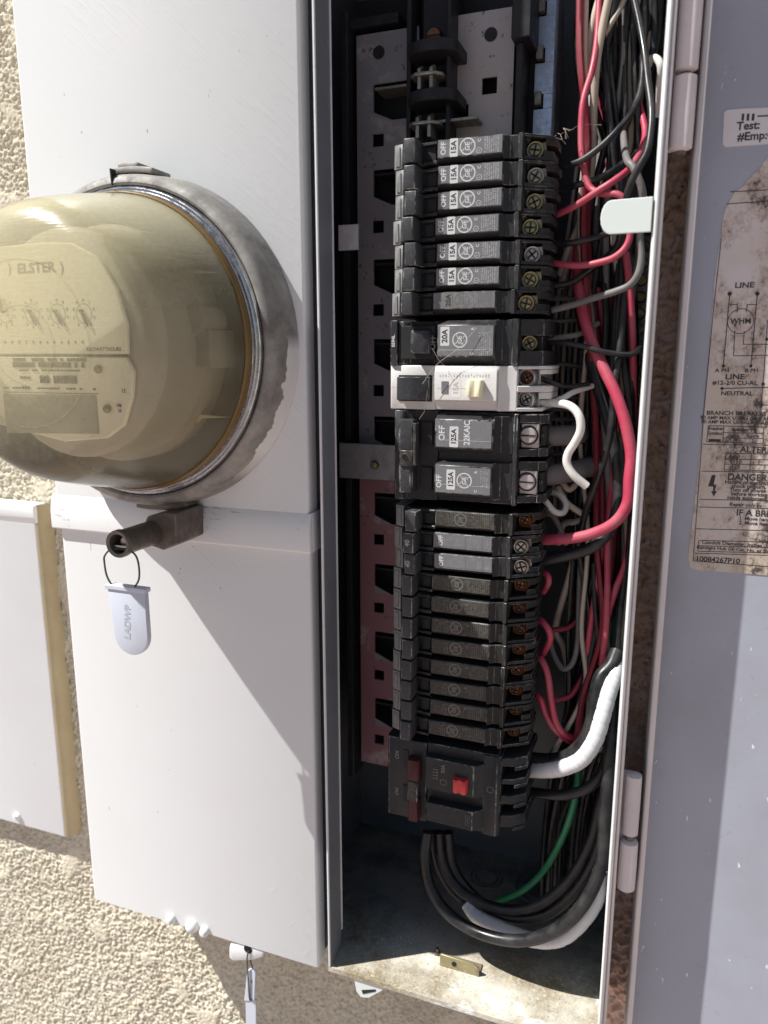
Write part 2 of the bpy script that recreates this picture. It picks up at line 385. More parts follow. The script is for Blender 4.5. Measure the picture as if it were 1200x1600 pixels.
    def mesh(s, name, mats, bevel=0, smooth=35, seg=1):
        bm = s.bm
        for v in bm.verts: v.co *= .001
        bmesh.ops.recalc_face_normals(bm, faces=bm.faces)
        if bevel:
            ed = [e for e in bm.edges if len(e.link_faces) == 2 and e.calc_face_angle(0) > .5]
            bmesh.ops.bevel(bm, geom=ed, offset=bevel*.001, segments=seg, affect='EDGES', profile=.5, clamp_overlap=True, material=1 if isinstance(mats, str) and mats in WEAR_LIT_ else -1)
        me = bpy.data.meshes.new(name); bm.to_mesh(me); bm.free()
        if isinstance(mats, str) and mats in WEAR_LIT_ and bevel: mats = [mats, 'wear_highlight']
        for m in (mats if isinstance(mats, (list, tuple)) else [mats]): me.materials.append(M[m] if isinstance(m, str) else m)
        if smooth:
            me.shade_smooth(); me.set_sharp_from_angle(angle=math.radians(smooth))
        return me
    def build(s, name, mats, parent=None, bevel=0, smooth=35, seg=1, **k):
        o = obj(name, s.mesh(name, mats, bevel, smooth, seg), parent, **k)
        if parent is None: o.location = W(s.o)
        return o
def W(p): p = Vector(p); return Vector((p.x*.001, p.y*.001, (p.z+H)*.001))
def tag(o, label=None, cat=None, group=None, kind=None):
    if label: o['label'] = label
    if cat: o['category'] = cat
    if group: o['group'] = group
    if kind: o['kind'] = kind
    return o
def obj(name, me, parent=None, label=None, cat=None, group=None, kind=None, loc=None):
    o = bpy.data.objects.new(name, me); COL.objects.link(o)
    if parent: o.parent = parent
    if loc is not None: o.location = [c*.001 for c in loc]
    return tag(o, label, cat, group, kind)
def thing(name, o, label, cat, group=None):
    e = bpy.data.objects.new(name, None); COL.objects.link(e); e.location = W(o); e.empty_display_size = .01
    return tag(e, label, cat, group)

# ------------------------------------------------------------------ ground and wall
g = MB((0, 0, -H)); g.box(-12000, 12000, -14000, 396, -H-100, -H); g.build('ground', 'ground', smooth=0, kind='structure')

YW = 404.
def fftnoise(nx, nz, step, scale, seed):
    rng = np.random.default_rng(seed); a = rng.standard_normal((nz, nx)); F = np.fft.rfft2(a)
    kx = np.fft.rfftfreq(nx, step)[None, :]; kz = np.fft.fftfreq(nz, step)[:, None]; k = np.sqrt(kx**2+kz**2)*scale
    F *= k*np.exp(-(k**2)*2.2); o = np.fft.irfft2(F, (nz, nx)); return o/o.std()
def grid_mesh(name, x0, x1, z0, z1, step, hfun, mat, hole=None):
    nx, nz = int((x1-x0)/step)+1, int((z1-z0)/step)+1
    xs = np.linspace(x0, x1, nx); zs = np.linspace(z0, z1, nz); X, Z = np.meshgrid(xs, zs)
    Y = hfun(X, Z, nx, nz)
    co_ = np.stack([X, Y, Z+H], -1).reshape(-1, 3)*.001
    i = np.arange(nx*nz).reshape(nz, nx); q = np.stack([i[:-1, :-1], i[:-1, 1:], i[1:, 1:], i[1:, :-1]], -1)
    if hole:
        cx, cz = (X[:-1, :-1]+X[1:, 1:])/2, (Z[:-1, :-1]+Z[1:, 1:])/2
        keep = ~((cx > hole[0]) & (cx < hole[1]) & (cz > hole[2]) & (cz < hole[3])); q = q[keep]
    q = q.reshape(-1, 4); me = bpy.data.meshes.new(name)
    me.vertices.add(len(co_)); me.vertices.foreach_set('co', co_.ravel())
    me.loops.add(q.size); me.loops.foreach_set('vertex_index', q.ravel())
    me.polygons.add(len(q)); me.polygons.foreach_set('loop_start', np.arange(0, q.size, 4)); me.polygons.foreach_set('loop_total', np.full(len(q), 4))
    me.polygons.foreach_set('use_smooth', np.ones(len(q), bool))
    me.update(); me.validate(); me.materials.append(M[mat]); return me
def stucco_h(X, Z, nx, nz):
    st = .8
    a = fftnoise(nx, nz, st, 2.0, 1); b = fftnoise(nx, nz, st, 4.2, 2); c = fftnoise(nx, nz, st, 30, 3)
    h = .62*a-.25*np.abs(a)+.6*np.tanh(b)+.22*fftnoise(nx, nz, st, 1.1, 8)
    flat = np.clip((c-1.35)*2.0, 0, 1)                    # trowelled smooth spots
    h = h*(1-flat*.7)+flat*.9
    h = np.clip(h, -1.5, 1.9)+.35*c
    return YW-.8*h
me = grid_mesh('stucco_wall', -560, 170, -600, 260, .8, stucco_h, 'stucco', (-210, -9.3, -363.2, 400))
sw = obj('stucco_wall', me); sw.location = (0, 0, 0)
tag(sw, 'cream rough stucco house wall behind the meter cover and panel', 'wall')
b = MB((0, YW+2, 0)); S_ = YW+3.2
for x0, x1, z0, z1 in ((-2600, -559, -H, 1300), (169, 2600, -H, 1300), (-559, 169, -H, -599), (-559, 169, 259, 1300)): b.box(x0, x1, YW, YW+120, z0, z1)
ww = b.build('wall_margin', 'stucco', sw, smooth=0); ww.location = W(b.o)
# stained strip of wall between the panel and its door
def stain_h(X, Z, nx, nz): return YW-4.2-1.3*np.tanh(fftnoise(nx, nz, .9, 6, 9))-.7*fftnoise(nx, nz, .9, 3, 10)
me = grid_mesh('stained_patch', -9.2, 8, -600, 300, .9, stain_h, 'stain')
o = obj('stained_patch', me, sw, label='dirty brown strip of wall beside the open panel')

# ------------------------------------------------------------------ panel enclosure (open cabinet)
PX0, PX1, PY0, PZ0, PZ1 = -170., -11., 352., -361., 320.
enc = thing('panel_enclosure', (PX0, PY0, PZ0), 'open grey steel breaker panel cabinet sunk in the stucco wall', 'electrical panel')
O = (PX0, PY0, PZ0)
b = MB(O); b.prism([(-168.3, 352), (-166.6, 352), (-166.6, 368), (-204, 368), (-204, 366.4), (-168.3, 366.4)], 'z', PZ0+1.2, PZ1); b.build('front_flange', 'flange_grey', enc, .25)
b = MB(O); b.tube([(-166.4, 368.4, PZ0+14), (-166.4, 368.4, PZ1)], .55, 6); b.build('flange_hem', 'edge_white', enc)
b = MB(O); b.tube([(-167.4, 352, PZ0+1), (-167.5, 351.9, -150), (-167.3, 352, 20), (-167.5, 352, PZ1)], .75, 6); b.build('flange_edge', 'edge_white', enc)
b = MB(O); b.box(-206, -204.1, 366.4, 492, PZ0, PZ1); b.build('side_wall', 'box_grey', enc)
b = MB(O); b.box(-11, -9.4, 352.8, 492, PZ0, PZ1); b.build('side_wall', 'flange_grey', enc)
b = MB(O); b.box(-206, -9.4, 492.1, 494, PZ0, PZ1); b.build('back_wall', 'box_grey', enc)
b = MB(O); b.box(-206, -9.4, 353, 494, PZ1+.1, PZ1+2); b.build('top_wall', 'box_grey', enc)
b = MB(O); b.box(-204, -11, 368, 492, PZ0-1.6, PZ0); b.prism([(-168, 352.6), (-11.1, 352.6), (-11.1, 367.9), (-168, 367.9)], 'z', PZ0-1.6, PZ0)
b.box(-168, -11.1, 351.6, 352.55, PZ0-2.4, PZ0+.7)
b.build('floor_panel', 'floor', enc)
b = MB(O)
for p, r in (((845, 1388), 17), ((760, 1372), 11), ((900, 1365), 9)):
    c = atz(*p, PZ0); b.lathe([], 0, 0) if 0 else None
    for rr in (r, r*.68): 
        b.tube([(c.x+rr*math.cos(t*PI/10), c.y+rr*math.sin(t*PI/10), PZ0+.3) for t in range(20)]+[(c.x+rr, c.y, PZ0+.3)], .7, 6, 1)
b.build('knockout', 'box_grey', enc)
# rounded gutter edge along the hinge side
b = MB(O)
prof = [(-11.6, 352.6), (-11.2, 351.6), (-10.4, 351.2), (-9.6, 351.5), (-9.2, 352.4), (-9.3, 358), (-10.9, 358)]
b.prism(prof, 'z', PZ0-1, PZ1); b.build('hinge_side_edge', 'edge_white', enc, .15)
b = MB(O); b.prism([(-9.1, 353.4), (-8.3, 353.0), (-7.6, 353.6), (-7.6, 366), (-9.1, 366)], 'z', PZ0-1, PZ1); b.build('gutter_fold', 'lip', enc, .1)
# rounded tab
c0 = at(985, 338, 351.5)
pts = []
for t in range(0, 9): a = PI/2+t*PI/8; pts.append((-28.5+4.2*math.cos(a)*1.0, c0.z+3+ (6.9)*math.sin(a)*1.0-3))
tabpts = [(-11.8, c0.z+7.2)]+[(x, z) for x, z in pts]+[(-11.8, c0.z-6.8)]
b = MB(O); b.prism(tabpts, 'y', 350.6, 351.8); b.build('latch_tab', 'tab_green', enc, .3, label='pale green rounded tab on the hinge side edge')
b = MB(O); p0, p1 = at(524, 352, 372), at(560, 390, 372); b.box(-165, p1.x, 372, 373.3, p1.z, p0.z); b.build('inner_tab', 'bracket', enc, .2)
# knock-out bracket lying on the floor
bk = thing('zinc_bracket', (-93, 377, PZ0), 'small yellow zinc bracket with a hole standing on dusty cabinet floor', 'bracket')
b = MB((-93, 377, PZ0)); b.prism([(-105.5, -360.9), (-105.5, -353.4), (-104.6, -352.6), (-85.5, -353.2), (-81.2, -355.2), (-81.2, -360.9)], 'y', 376.6, 377.8); b.box(-105.5, -81.2, 377.8, 386, -360.9, -359.9); b.build('bracket_plate', 'zinc', bk, .2)
b = MB((-93, 377, PZ0)); b.cyl((-96.5, 376.2, -356.8), 1.5, .5); b.build('bolt_hole', 'slot', bk)
b = MB((-109.5, 385, PZ0)); b.cyl((-109.5, 385, PZ0+.1), 2.2, 1.6, 'z', 6); b.cyl((-109.5, 385, PZ0+1.6), 1.2, 2.6, 'z', 10)
b.build('loose_nut', 'dark_metal', None, .2, label='small dusty nut lying left of the zinc bracket', cat='nut')
# dust and grit on the floor near the opening
b = MB((-90, 370, PZ0)); rr = random.Random(3)
for i in range(1500):
    x, y = rr.uniform(-160, -14), 353+abs(rr.gauss(0, 1))*26
    if y > 430: continue
    r = rr.uniform(.18, .6); z = PZ0+r*.4
    vs_ = [b.v((x+r*rr.uniform(.7, 1.2)*math.cos(k*2.1), y+r*rr.uniform(.7, 1.2)*math.sin(k*2.1), PZ0)) for k in range(3)]; t = b.v((x, y, z+r*.7))
    for k in range(3): b.face([vs_[k], vs_[(k+1) % 3], t])
b.build('sand_grit', 'floor', None, smooth=0, label='pale sand grit scattered on the cabinet floor', cat='grit', kind='stuff')

# ------------------------------------------------------------------ meter covers
def rounded_panel(b, x0, x1, z0, z1, y, dl, dr, r=2.2, n=4):
    """front plate folded back at its left and right"""
    pr = [(x0, y+dl), (x0, y+r)]+[(x0+r-r*math.cos(t*PI/2/n), y+r-r*math.sin(t*PI/2/n)) for t in range(1, n+1)]
    pr += [(x1-r+r*math.sin(t*PI/2/n), y+r-r*math.cos(t*PI/2/n)) for t in range(1, n+1)]+[(x1, y+dr)]
    pr += [(x1-1.2, y+dr), (x1-1.2, y+r+.5), (x1-r-.6, y+1.6), (x0+r+.6, y+1.6), (x0+1.2, y+r+.5), (x0+1.2, y+dl)]
    b.prism(pr, 'z', z0, z1)
CO = (-258, 350, -362)
mc = thing('meter_cover', CO, 'tall white painted steel meter cover left of the open panel', 'panel cover')
b = MB(CO); rounded_panel(b, -344.5, -174.2, -362.6, -99, 350.6, 52, 9.5)
b.box(-343, -176, 352.2, 401, -362.5, -361.2); b.build('lower_cover', 'cover', mc, smooth=40)
b = MB(CO); rounded_panel(b, -345.5, -174.0, -82, PZ1, 349.4, 53, 10.5); b.build('upper_cover', 'cover', mc, smooth=40)
b = MB(CO)
b.prism([(349.6, -80.5), (347.6, -86), (346.8, -91), (346.8, -101.2), (347.8, -102), (350.5, -102), (350.5, -80.5)], 'x', -347.6, -172.4)
b.box(-347.6, -346.0, 350.6, 400, -102, -80.5); b.box(-174, -172.4, 350.6, 361.5, -102, -80.5)
b.build('overlap_band', 'cover_band', mc, .5, 40, 2)
for n_, (px, py, rx) in enumerate(((267, 1436, 3.2), (300, 1447, 4.4), (320, 1455, 3.2))):
    c = at(px, py, 349.5); b = MB(CO)
    b.lathe([(0, 345.5), (rx*.5, 345.9), (rx*.85, 347.2), (rx, 349), (rx, 351)], c.x, c.z, 14); b.build('painted_screw' if n_ == 0 else 'paint_blob', 'cover', mc)
# hasp with hole under the cover
hp = thing('hasp', at(390, 1482, 353), 'cream painted hasp tab under the meter cover holding the hanging seal', 'hasp')
HO = at(390, 1482, 353)
def P2(l, Y): return [(at(x, y, Y).x, at(x, y, Y).z) for x, y in l]
b = MB(HO); outer = P2([(360, 1478), (362, 1472), (380, 1471), (405, 1478), (413, 1486), (412, 1493), (395, 1498), (366, 1499), (360, 1494)], 353)
b.prism(outer, 'y', 351.5, 354); b.build('hasp_plate', 'cover', hp, .6, 40, 2)
c = at(387, 1484, 351); b = MB(HO); b.lathe([(3.0, 351.3), (2.3, 351.35), (0, 351.4)], c.x, c.z, 16); b.build('hasp_hole', 'slot', hp)
# hanging seal tag below
so_ = at(392, 1530, 352)
hs = thing('hanging_seal', so_, 'long thin pale grey seal strip hanging from the hasp', 'seal')
b = MB(so_); b.tube([at(388, 1486, 350.6), at(386, 1500, 350), at(388, 1530, 350), at(390, 1560, 350.4), at(395, 1562, 351)], .55, 6)
b.tube([at(388, 1486, 352.6), at(391, 1500, 353), at(396, 1520, 352), at(393, 1535, 351)], .5, 6); b.build('seal_wire', 'seal_wire', hs)
b = MB(so_); b.prism(P2([(387, 1516), (395, 1514), (400, 1520), (398, 1563), (382, 1563)], 351.5), 'y', 350.9, 353.2); b.build('seal_head', 'tag', hs, .3)
b = MB(so_); b.prism(P2([(384, 1562), (400, 1562), (402, 1680), (386, 1680)], 352), 'y', 351.6, 352.8); b.build('seal_strip', 'tag', hs, .2)
# little slotted loop under the open cabinet
lo_ = at(575, 1547, 353); b = MB(lo_)
b.prism(P2([(553, 1528), (600, 1541), (597, 1548), (576, 1559), (564, 1558), (557, 1549)], 353), 'y', 352.7, 353.7)
lt = thing('slotted_tab', lo_, 'small white slotted tab under the open cabinet floor', 'tab'); b.build('tab_plate', 'tab_green', lt, .3)
b = MB(lo_); b.prism(P2([(565, 1547), (587, 1546), (587, 1549), (567, 1553)], 352.6), 'y', 352.45, 352.65); b.build('tab_slot', 'slot', lt)

# ------------------------------------------------------------------ small white box at far left
BO = (-400, 395, -318)
sb = thing('service_box', BO, 'small white painted utility box left of the tall meter cover', 'utility box')
b = MB(BO); rounded_panel(b, -600, -408, -358, -113, 392, 10, 10, 1.4); b.build('front_cover', 'small_box', sb)
b = MB(BO); b.prism([(392.2, -113), (390.2, -108), (390.2, -100.5), (391, -99.6), (402, -99.6), (402, -113)], 'x', -600, -405.8); b.build('top_rim', 'small_box', sb, .5)
b = MB(BO); r_ = random.Random(4); prev = None
for i in range(61):
    z = -358+i*258/60; a_ = r_.uniform(-.35, .35)+.5*math.sin(i*.55); e_ = r_.uniform(-.25, .25)
    cur = [b.v(p) for p in ((-408.2, 394, z), (-407.6+e_, 392.6, z), (-405.4+e_, 393.0+.3*a_, z), (-403.4+a_*.6, 395.2, z), (-402.6+a_, 399, z), (-402.0+a_, 404.5, z))]
    if prev:
        for k in range(5): b.face([prev[k], prev[k+1], cur[k+1], cur[k]])
    prev = cur
b.build('caulk_seam', 'tan_caulk', sb, .0, 60)
c = at(27, 1276, 391.5); b = MB(BO); b.lathe([(0, 388.6), (1.8, 388.9), (3.0, 390.2), (3.2, 392.4)], c.x, c.z, 16); b.build('screw', 'small_box', sb)
c2 = at(24, 1278, 388.4); b = MB(BO); b.lathe([(.7, 388.5), (0, 388.45)], c2.x, c2.z, 8); b.build('screw_socket', 'slot', sb)

# ------------------------------------------------------------------ meter
CX, CZ = -264., 6.
RO = (CX, 349.4, CZ)
rg = thing('meter_ring', RO, 'weathered grey metal sealing ring clamped round the electric meter', 'ring')
b = MB(RO); b.lathe([(79.5, 349.2), (86.5, 349.2), (86.6, 347), (86, 340), (85, 333), (84.2, 329.5), (82.2, 327.2), (80, 326.6), (78.8, 327.4), (78.4, 330), (78.4, 349)], CX, CZ, 96); b.build('ring_band', 'ring', rg)
a0 = math.radians(95)
b = MB(RO)
def arcbox(b, am, da, r0, r1, y0, y1, n=14):
    A = [am-da/2+da*i/n for i in range(n+1)]
    P = [(CX+r1*math.cos(a), CZ+r1*math.sin(a)) for a in A]+[(CX+r0*math.cos(a), CZ+r0*math.sin(a)) for a in A[::-1]]; b.prism(P, 'y', y0, y1)
arcbox(b, math.radians(87), math.radians(17), 85.2, 88.2, 330.5, 346); arcbox(b, math.radians(89), math.radians(8), 87, 90.4, 332, 344); b.build('ring_clamp', 'ring', rg, .9, 35, 2)
b = MB(RO); arcbox(b, math.radians(93), math.radians(.5), 79, 86.8, 326.3, 330, 1); b.build('ring_joint', 'slot', rg)
b = MB(RO); arcbox(b, math.radians(-86), math.radians(22), 82, 88.5, 336, 348); b.build('lower_clamp', 'dark_metal', rg, .6)
em = thing('electric_meter', (CX, 330, CZ), 'round electric meter with fogged yellowed dome at left', 'electric meter')
EO = (CX, 330, CZ)
b = MB(EO); b.lathe([(78.2, 345), (78.2, 327), (77.4, 325.6), (76.6, 326.4), (75.9, 324.8), (75.2, 325.4), (74.6, 323.6), (73.6, 323.6), (73.2, 330)], CX, CZ, 96); b.build('metal_rim', 'rim_metal', em, smooth=50)
b = MB(EO); b.lathe([(74.5, 323.3), (75.0, 320.4), (73.8, 318.6), (72.2, 319.6), (72.0, 323.3)], CX, CZ, 96); b.build('amber_gasket', 'amber', em, smooth=50)
b = MB(EO); b.lathe([(73.2, 322), (73.1, 317.5), (72.4, 314), (70.6, 304), (67.6, 290), (64.2, 277), (62.2, 270.5), (60.4, 266.2), (57.6, 262.4), (54, 259.6), (49, 257.9), (40, 257.0), (20, 256.6), (0, 256.5)], CX, CZ, 96); b.build('dome_cover', 'dome', em, smooth=60)
b = MB(EO)
for rr_, yy in ((36, 256.6), (17, 256.3)): b.tube([(CX+rr_*math.cos(t*PI/24), yy, CZ+rr_*math.sin(t*PI/24)) for t in range(49)], .06, 5, 1, False)
b.build('moulded_circle', 'dome', em)
b = MB(EO); b.lathe([(0, 327), (72.5, 327), (72.5, 331), (0, 331)], CX, CZ, 64); b.build('base_disc', 'meter_dark', em)
b = MB(EO); b.lathe([(0, 284.5), (50, 284.5), (53, 287), (54, 300), (56, 312), (58, 313), (58, 327)], CX, CZ, 48); b.build('inner_body', 'meter_body', em, smooth=40)
b = MB(EO)   # side chassis bosses seen through the dome
p = at(318, 505, 300)
b.lathe([(0, 304), (6, 304), (7.5, 306), (7.5, 322)], at(300, 500, 304).x, at(300, 500, 304).z, 20)
b.box(at(300, 540, 306).x, at(318, 540, 306).x+4, 306, 327, at(300, 575, 306).z, at(300, 515, 306).z); b.build('chassis_boss', 'meter_body', em, .6)
for (x, y) in ((318, 424), (330, 650)):
    b = MB(EO); q = [at(x-22, y-8, 318), at(x-16, y-2, 318), at(x+28, y+2, 318), at(x-14, y+4, 318), at(x-22, y+10, 318)]
    b.prism([(v.x, v.z) for v in q], 'y', 317.6, 318.6); b.build('retaining_clip', 'gfci_button', em)
YF = 281.
b = MB(EO)
up_ = P2([(-60, 395), (0, 385), (60, 379), (110, 379), (150, 400), (180, 450), (197, 505), (199, 553), (-80, 556), (-80, 400)], YF)
lo_p = P2([(-80, 560), (196, 558), (207, 580), (205, 620), (192, 665), (165, 685), (100, 690), (-60, 690)], YF)
def inset(P, r=60.5):
    o = []
    for x, z in P:
        q = math.hypot(x-CX, z-CZ); k = min(1, r/q); o.append((CX+(x-CX)*k, CZ+(z-CZ)*k))
    return o
up_ = P2([(-70, 556), (-78, 500), (-65, 440), (-35, 410)], YF)+up_[1:8]
lo_p = P2([(-30, 690), (-60, 650), (-76, 600), (-78, 560)], YF)+lo_p[1:7]
up_, lo_p = inset(up_), inset(lo_p)
b.prism(up_, 'y', YF, YF+2.5); b.prism(lo_p, 'y', YF+.4, YF+3); b.build('face_plate', 'meter_face', em, .5)
YT = YF-.15
b = MB(EO); Uh, Uv = (1, 0, 0), (0, 0, 1)
def tx(b, s_, px, py, size, Y=YT, **k): b.text(s_, size, at(px, py, Y), Uh, Uv, **k)
tx(b, 'ELSTER', 56, 419, 6.2, sx=1.15); tx(b, ')', 15, 419, 6); tx(b, ')', 97, 418, 6)
for i, px in enumerate((8, 50, 90, 131)):
    c = at(px, 490, YT)
    for k in range(10):
        a = PI/2-k*2*PI/10*(1 if i % 2 else -1)
        b.text(str(k), 1.9, (c.x+6.0*math.cos(a), YT, c.z+6.0*math.sin(a)), Uh, Uv)
    b.stroke([(c.x+4.4*math.cos(t*PI/12), c.z+4.4*math.sin(t*PI/12)) for t in range(24)], .25, YT, True)
for px in range(8, 130, 11): tx(b, '0', px, 535, 2.0)
tx(b, 'KILOWATTHOURS', 162, 546, 2.3)
for y, x0, x1, h in ((556, 5, 200, .5), (562, 20, 135, 1.6), (570, 5, 132, 2.4), (579, 30, 130, .8), (590, 20, 48, 1.2), (593, 62, 126, 3.6), (607, 5, 150, .8), (614, 5, 155, .35)):
    a_, c_ = at(x0, y, YT), at(x1, y, YT); z = (a_.z+c_.z)/2
    n = max(1, int((x1-x0)/5)); r_ = random.Random(y)
    for i in range(n):
        if h > .4 and r_.random() < .2: continue
        u0 = a_.x+(c_.x-a_.x)*i/n; b.quad([(u0, YT+.05, z-h/2), (u0+(c_.x-a_.x)/n*.86, YT+.05, z-h/2), (u0+(c_.x-a_.x)/n*.86, YT+.05, z+h/2), (u0, YT+.05, z+h/2)])
tx(b, 'TYPE', 40, 606, 2.0); tx(b, '12', 193, 611, 2.4); tx(b, 'FM', 186, 634, 2); tx(b, '2S', 187, 642, 2)
b.build('face_printing', 'print_black', em)
b = MB(EO); z0, z1 = at(90, 680, YT).z, at(90, 617, YT).z; x0 = at(8, 650, YT).x; x1 = at(152, 650, YT).x; r_ = random.Random(5); x = x0
b.quad([(x0, YT+.1, z0), (x1, YT+.1, z0+1.5), (x1, YT+.1, z1), (x0, YT+.1, z1)])
b.build('nameplate_patch', NT('nameplate_grey').done((.34, .34, .31), .5), em)
b = MB(EO)
while x < x1-1: w0 = r_.uniform(.25, .9); b.quad([(x, YT, z0+6), (x+w0, YT, z0+6), (x+w0, YT, z1-1), (x, YT, z1-1)]); x += w0+r_.uniform(.3, 1.1)
b.build('barcode', 'print_grey', em)
for i, px in enumerate((8, 50, 90, 131)):
    c = at(px-5, 486, YT-1.5); b = MB(EO); a = math.radians((100, -62, -60, -64)[i])
    dx, dz = math.cos(a), math.sin(a)
    b.prism([(c.x-dz*.5, c.z+dx*.5), (c.x+dx*5-dz*1.0, c.z+dz*5+dx*1.0), (c.x+dx*8, c.z+dz*8), (c.x+dx*5+dz*1.0, c.z+dz*5-dx*1.0), (c.x+dz*.5, c.z-dx*.5)], 'y', YT-1.6, YT-1.2)
    b.cyl((c.x, YT-2.2, c.z), .8, 1.8, 'y', 8); b.build('dial_pointer', 'print_black', em)
for px, py in ((152, 577), (166, 639)):
    c = at(px, py, YT-1); b = MB(EO); b.lathe([(0, YT-2.2), (1.2, YT-2), (1.9, YT-1), (1.9, YT)], c.x, c.z, 12); b.build('face_screw', 'brass', em)

# barrel lock and its seal
lc = at(185, 850, 296); LO = (lc.x, 330, lc.z)
bl = thing('barrel_lock', LO, 'dark bronze barrel lock under the meter ring', 'lock')
bx, bz = lc.x, lc.z
b = MB(LO); b.lathe([(5.2, 295.5), (6.9, 295), (7.2, 296), (7.2, 298.5), (6.6, 299.4), (6.6, 345)], bx, bz, 28); b.lathe([(5.2, 295.5), (5.0, 307), (0, 307)], bx, bz, 28); b.build('barrel', 'dark_metal', bl)
b = MB(LO)
hp_ = [(bx-6, bz+2), (bx-2, bz+9), (bx+10, bz+12), (bx+16, bz+12), (bx+16, bz-4.5), (bx+7, bz-9), (bx-2, bz-7)]
b.prism(hp_, 'y', 322, 348); b.build('lock_housing', 'dark_metal', bl, .6)
b = MB(LO); b.cyl((bx+.5, 300, bz+.2), 2.4, 6); b.box(bx-4.6, bx+4.6, 297.5, 298.7, bz-2.2, bz-1.2); b.build('lock_pin', 'steel', bl)
tcn = at(200, 968, 298); TO = tuple(tcn)
st_ = thing('seal_tag', TO, 'pale blue rounded plastic seal tag hanging from the barrel lock', 'seal tag')
b = MB(TO); b.tube([at(177, 918, 298), at(167, 900, 298), at(163, 878, 298), at(164, 868, 298), at(175, 858, 297), at(200, 860, 299), at(212, 868, 299), at(217, 885, 299), at(217, 905, 298.5), at(210, 918, 298)], .5, 8); b.build('wire_loop', 'seal_wire', st_)
zt, zb = at(200, 922, 298).z, at(205, 1022, 298).z; xl, xr = at(170, 940, 298).x, at(227, 940, 298).x; wd = (xr-xl)/2; xc = (xl+xr)/2+.6
pts = [(xc-wd, zt)]+[(xc+1.0+wd*.92*math.cos(PI+t*PI/12), zb+wd*.92+wd*.92*math.sin(PI+t*PI/12)) for t in range(13)]+[(xc+wd, zt)]
b = MB(TO); b.prism(pts, 'y', 297, 300.4); b.build('tag_body', 'tag', st_, .5, 40, 2)
b = MB(TO); b.box(xc-wd-1, xc+wd+1, 296.2, 301, zt-.2, zt+2.2); b.build('tag_cap', 'tag', st_, .3)
b = MB(TO); b.text('LADWP', 5.4, (xc, 296.9, (zt+zb)/2+.5), (.1, 0, 1), (-1, 0, .1)); b.build('tag_lettering', plastic('tag_lettering', (.42, .46, .53), .4, (.4, .4, .4), .1), st_)

# ------------------------------------------------------------------ bus assembly and back plates
BY = 420.
bs = thing('bus_assembly', (-135, BY, -262), 'black bus bar assembly with plated stabs behind the breakers', 'bus assembly')
BO2 = (-135, BY, -262)
def plate_with_holes(b, x0, x1, z0, z1, y, holes, th=1.6):
    """sheet with rectangular openings (each ox0, ox1, oz0, oz1), in one column"""
    zs = sorted(holes, key=lambda h: -h[3]); z = z1
    for hx0, hx1, hz0, hz1 in zs:
        b.box(x0, x1, y, y+th, hz1, z)
        if hx0 > x0: b.box(x0, hx0, y, y+th, hz0, hz1)
        if hx1 < x1: b.box(hx1, x1, y, y+th, hz0, hz1)
        z = hz0
    b.box(x0, x1, y, y+th, z0, z)
holes = []
for z in (119, 73.4, 27.6, -18.7, -109.7, -154, -199.3, -244.4): holes.append((-164.6, -158.0, z-3.4, z+3.2))
slots = [137, 93, 45, 0.5, -44.5, -91, -136, -180.5, -226]
for z in slots: holes.append((-164.2, -138.0, z-8.5, z+10.5))
b = MB(BO2); plate_with_holes(b, -174, -138, -70, 173, BY, [h for h in holes if h[2] > -70]); b.build('back_plate', 'plate', bs)
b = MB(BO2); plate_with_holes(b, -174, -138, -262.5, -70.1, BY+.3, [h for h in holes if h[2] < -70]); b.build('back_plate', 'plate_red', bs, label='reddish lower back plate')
b = MB(BO2); plate_with_holes(b, -117, -86.6, 60, 175, BY, [(-103, -95, 135.5, 143.5), (-117, -110, 125, 132)]); b.build('back_plate', 'plate_lit', bs, label='stained upper back plate, coloured as brighter lit')
b = MB(BO2); c = at(767, 54, BY); b.cyl((c.x, BY-.3, c.z), 3.4, .25); b.build('round_hole', 'slot', bs)
b = MB(BO2); c = at(592, 82, BY); b.cyl((c.x, BY-.3, c.z), 3.4, .25); b.build('round_hole', 'slot', bs)
# corner cut-offs of the slot openings + bus tongues across
for i, z in enumerate(slots):
    b = MB(BO2); b.prism([(-164.2, z-8.5), (-164.2, z-3.5), (-153, z-8.5)], 'y', BY+.1, BY+1.5); b.build('slot_corner', 'plate', bs)
    b = MB(BO2); b.box(-163, -136, BY-1, BY+26, z+7.2, z+8.6); b.build('bus_tongue', 'tin' if i < 1 else 'bus_black', bs, .2)
b = MB(BO2); b.box(-180, -70, BY+14, BY+17, -270, 196); b.build('insulator_base', 'bus_black', bs)
b = MB(BO2); b.box(-181, -177, BY-6, BY+14, -272, 184); b.box(-181, -149, BY-2, BY+14, 176, 181); b.build('insulator_rim', 'bus_black', bs, .5)
b = MB(BO2)
b.box(-85.5, -76, BY-14, BY+14, 155, 320); b.box(-84, -80.5, BY-8, BY+14, -260, 155); b.build('side_rail', 'bus_black', bs, .5)
